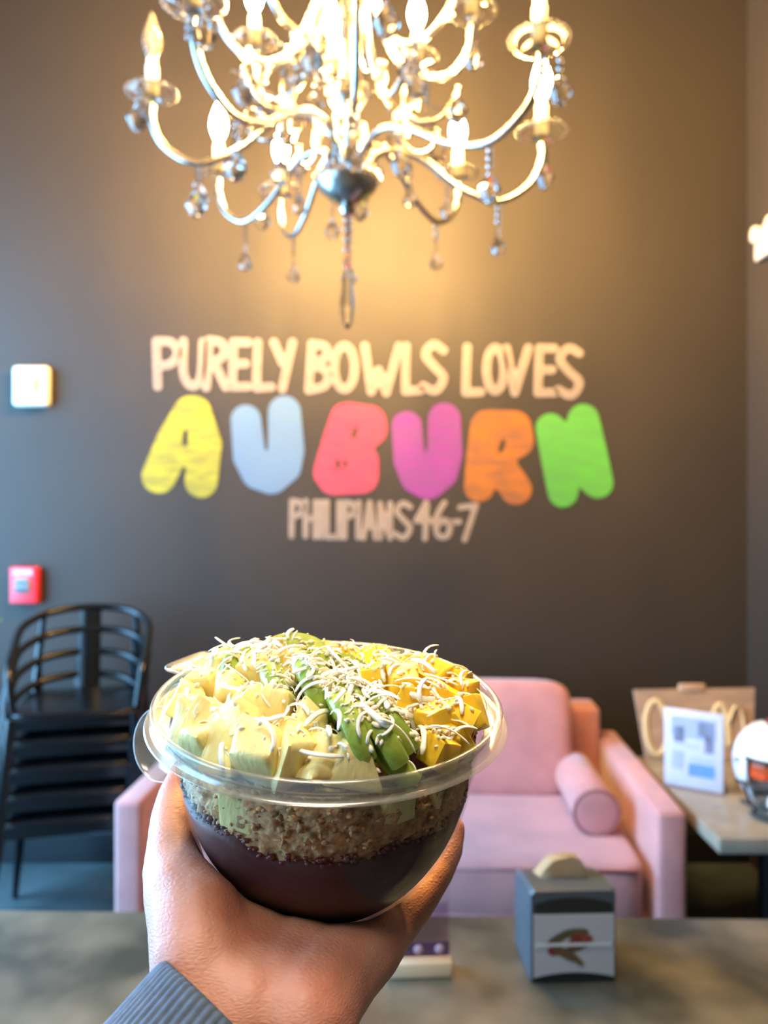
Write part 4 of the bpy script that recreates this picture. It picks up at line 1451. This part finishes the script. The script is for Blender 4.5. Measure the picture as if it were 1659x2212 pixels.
# skin
ms_ = bpy.data.materials.new('skin')
ms_.use_nodes = True
nt = ms_.node_tree
p = nt.nodes['Principled BSDF']
p.inputs['Roughness'].default_value = .55
p.inputs['Subsurface Weight'].default_value = .25
p.inputs['Subsurface Radius'].default_value = (1, .35, .2)
p.inputs['Subsurface Scale'].default_value = .004
tc = nt.nodes.new('ShaderNodeTexCoord')
n1 = nt.nodes.new('ShaderNodeTexNoise'); n1.inputs['Scale'].default_value = 28; n1.inputs['Detail'].default_value = 4
nt.links.new(tc.outputs['Object'], n1.inputs['Vector'])
cr_ = nt.nodes.new('ShaderNodeValToRGB')
cr_.color_ramp.elements[0].position = .3; cr_.color_ramp.elements[0].color = srgb(184, 118, 98)
cr_.color_ramp.elements[1].position = .7; cr_.color_ramp.elements[1].color = srgb(210, 156, 136)
nt.links.new(n1.outputs['Fac'], cr_.inputs['Fac'])
nt.links.new(cr_.outputs['Color'], p.inputs['Base Color'])
vo = nt.nodes.new('ShaderNodeTexVoronoi'); vo.feature = 'DISTANCE_TO_EDGE'; vo.inputs['Scale'].default_value = 520
mp = nt.nodes.new('ShaderNodeMapping'); mp.inputs['Scale'].default_value = (.5, .8, 1.6)
mp.inputs['Rotation'].default_value = (0, radians(25), 0)
nd_ = nt.nodes.new('ShaderNodeTexNoise'); nd_.inputs['Scale'].default_value = 220
nt.links.new(tc.outputs['Object'], mp.inputs['Vector'])
nt.links.new(mp.outputs['Vector'], vo.inputs['Vector'])
b1 = nt.nodes.new('ShaderNodeBump'); b1.inputs['Strength'].default_value = .7; b1.inputs['Distance'].default_value = .0005
nt.links.new(vo.outputs['Distance'], b1.inputs['Height'])
b2 = nt.nodes.new('ShaderNodeBump'); b2.inputs['Strength'].default_value = .12; b2.inputs['Distance'].default_value = .0010
nt.links.new(tc.outputs['Object'], nd_.inputs['Vector'])
nt.links.new(nd_.outputs['Fac'], b2.inputs['Height'])
nt.links.new(b1.outputs['Normal'], b2.inputs['Normal'])
nt.links.new(b2.outputs['Normal'], p.inputs['Normal'])
hand_me.materials.append(ms_)
person = link_mesh('person', hand_me, ms_)
tag(person, 'left hand in a ribbed grey blue cuff holding the acai bowl up', 'person')

# ribbed cuff
M_cuff = mat('blue_grey_rib_knit', srgb(92, 108, 130), .9, var=.15, scale=260, bump=.6, bscale=900)
bm = bmesh.new()
c0, c1 = P(512, 2252, .289), P(295, 2548, .262)
ax = (c1 - c0).normalized()
ex = (P(706, 2406, .291) - P(506, 2256, .291)).normalized()
ex = (ex - ax * ex.dot(ax)).normalized()
ey = ax.cross(ex)
NR, K = 72, 8
rings = []
secs = [(-.002, .0395, .0315), (-.0005, .0408, .0328), (.002, .0412, .0332), (.02, .0418, .0340), (.04, .043, .0355), (.06, .045, .038), (.10, .047, .041), (.18, .05, .045), (.27, .053, .049), (.34, .054, .051), (.355, .047, .044), (.362, .03, .028), (.364, .006, .006)]
secs = [(-.0002, .0372, .029)] + secs
for s, ra, rb in secs:
    ring = []
    for i in range(NR * K):
        a = 2 * pi * i / (NR * K)
        bump = .00085 * (abs(cos(a * NR / 2)) - .5)
        ring.append(bm.verts.new(c0 + ax * s + ex * (ra + bump) * cos(a) + ey * (rb + bump) * sin(a)))
    rings.append(ring)
for a, b in zip(rings, rings[1:]):
    for i in range(NR * K):
        bm.faces.new((a[i], a[(i + 1) % (NR * K)], b[(i + 1) % (NR * K)], b[i]))
bm.faces.new(rings[-1])
cuff = obj('sleeve_cuff', bm, M_cuff, person)
cuff['label'] = 'ribbed blue grey knit cuff'
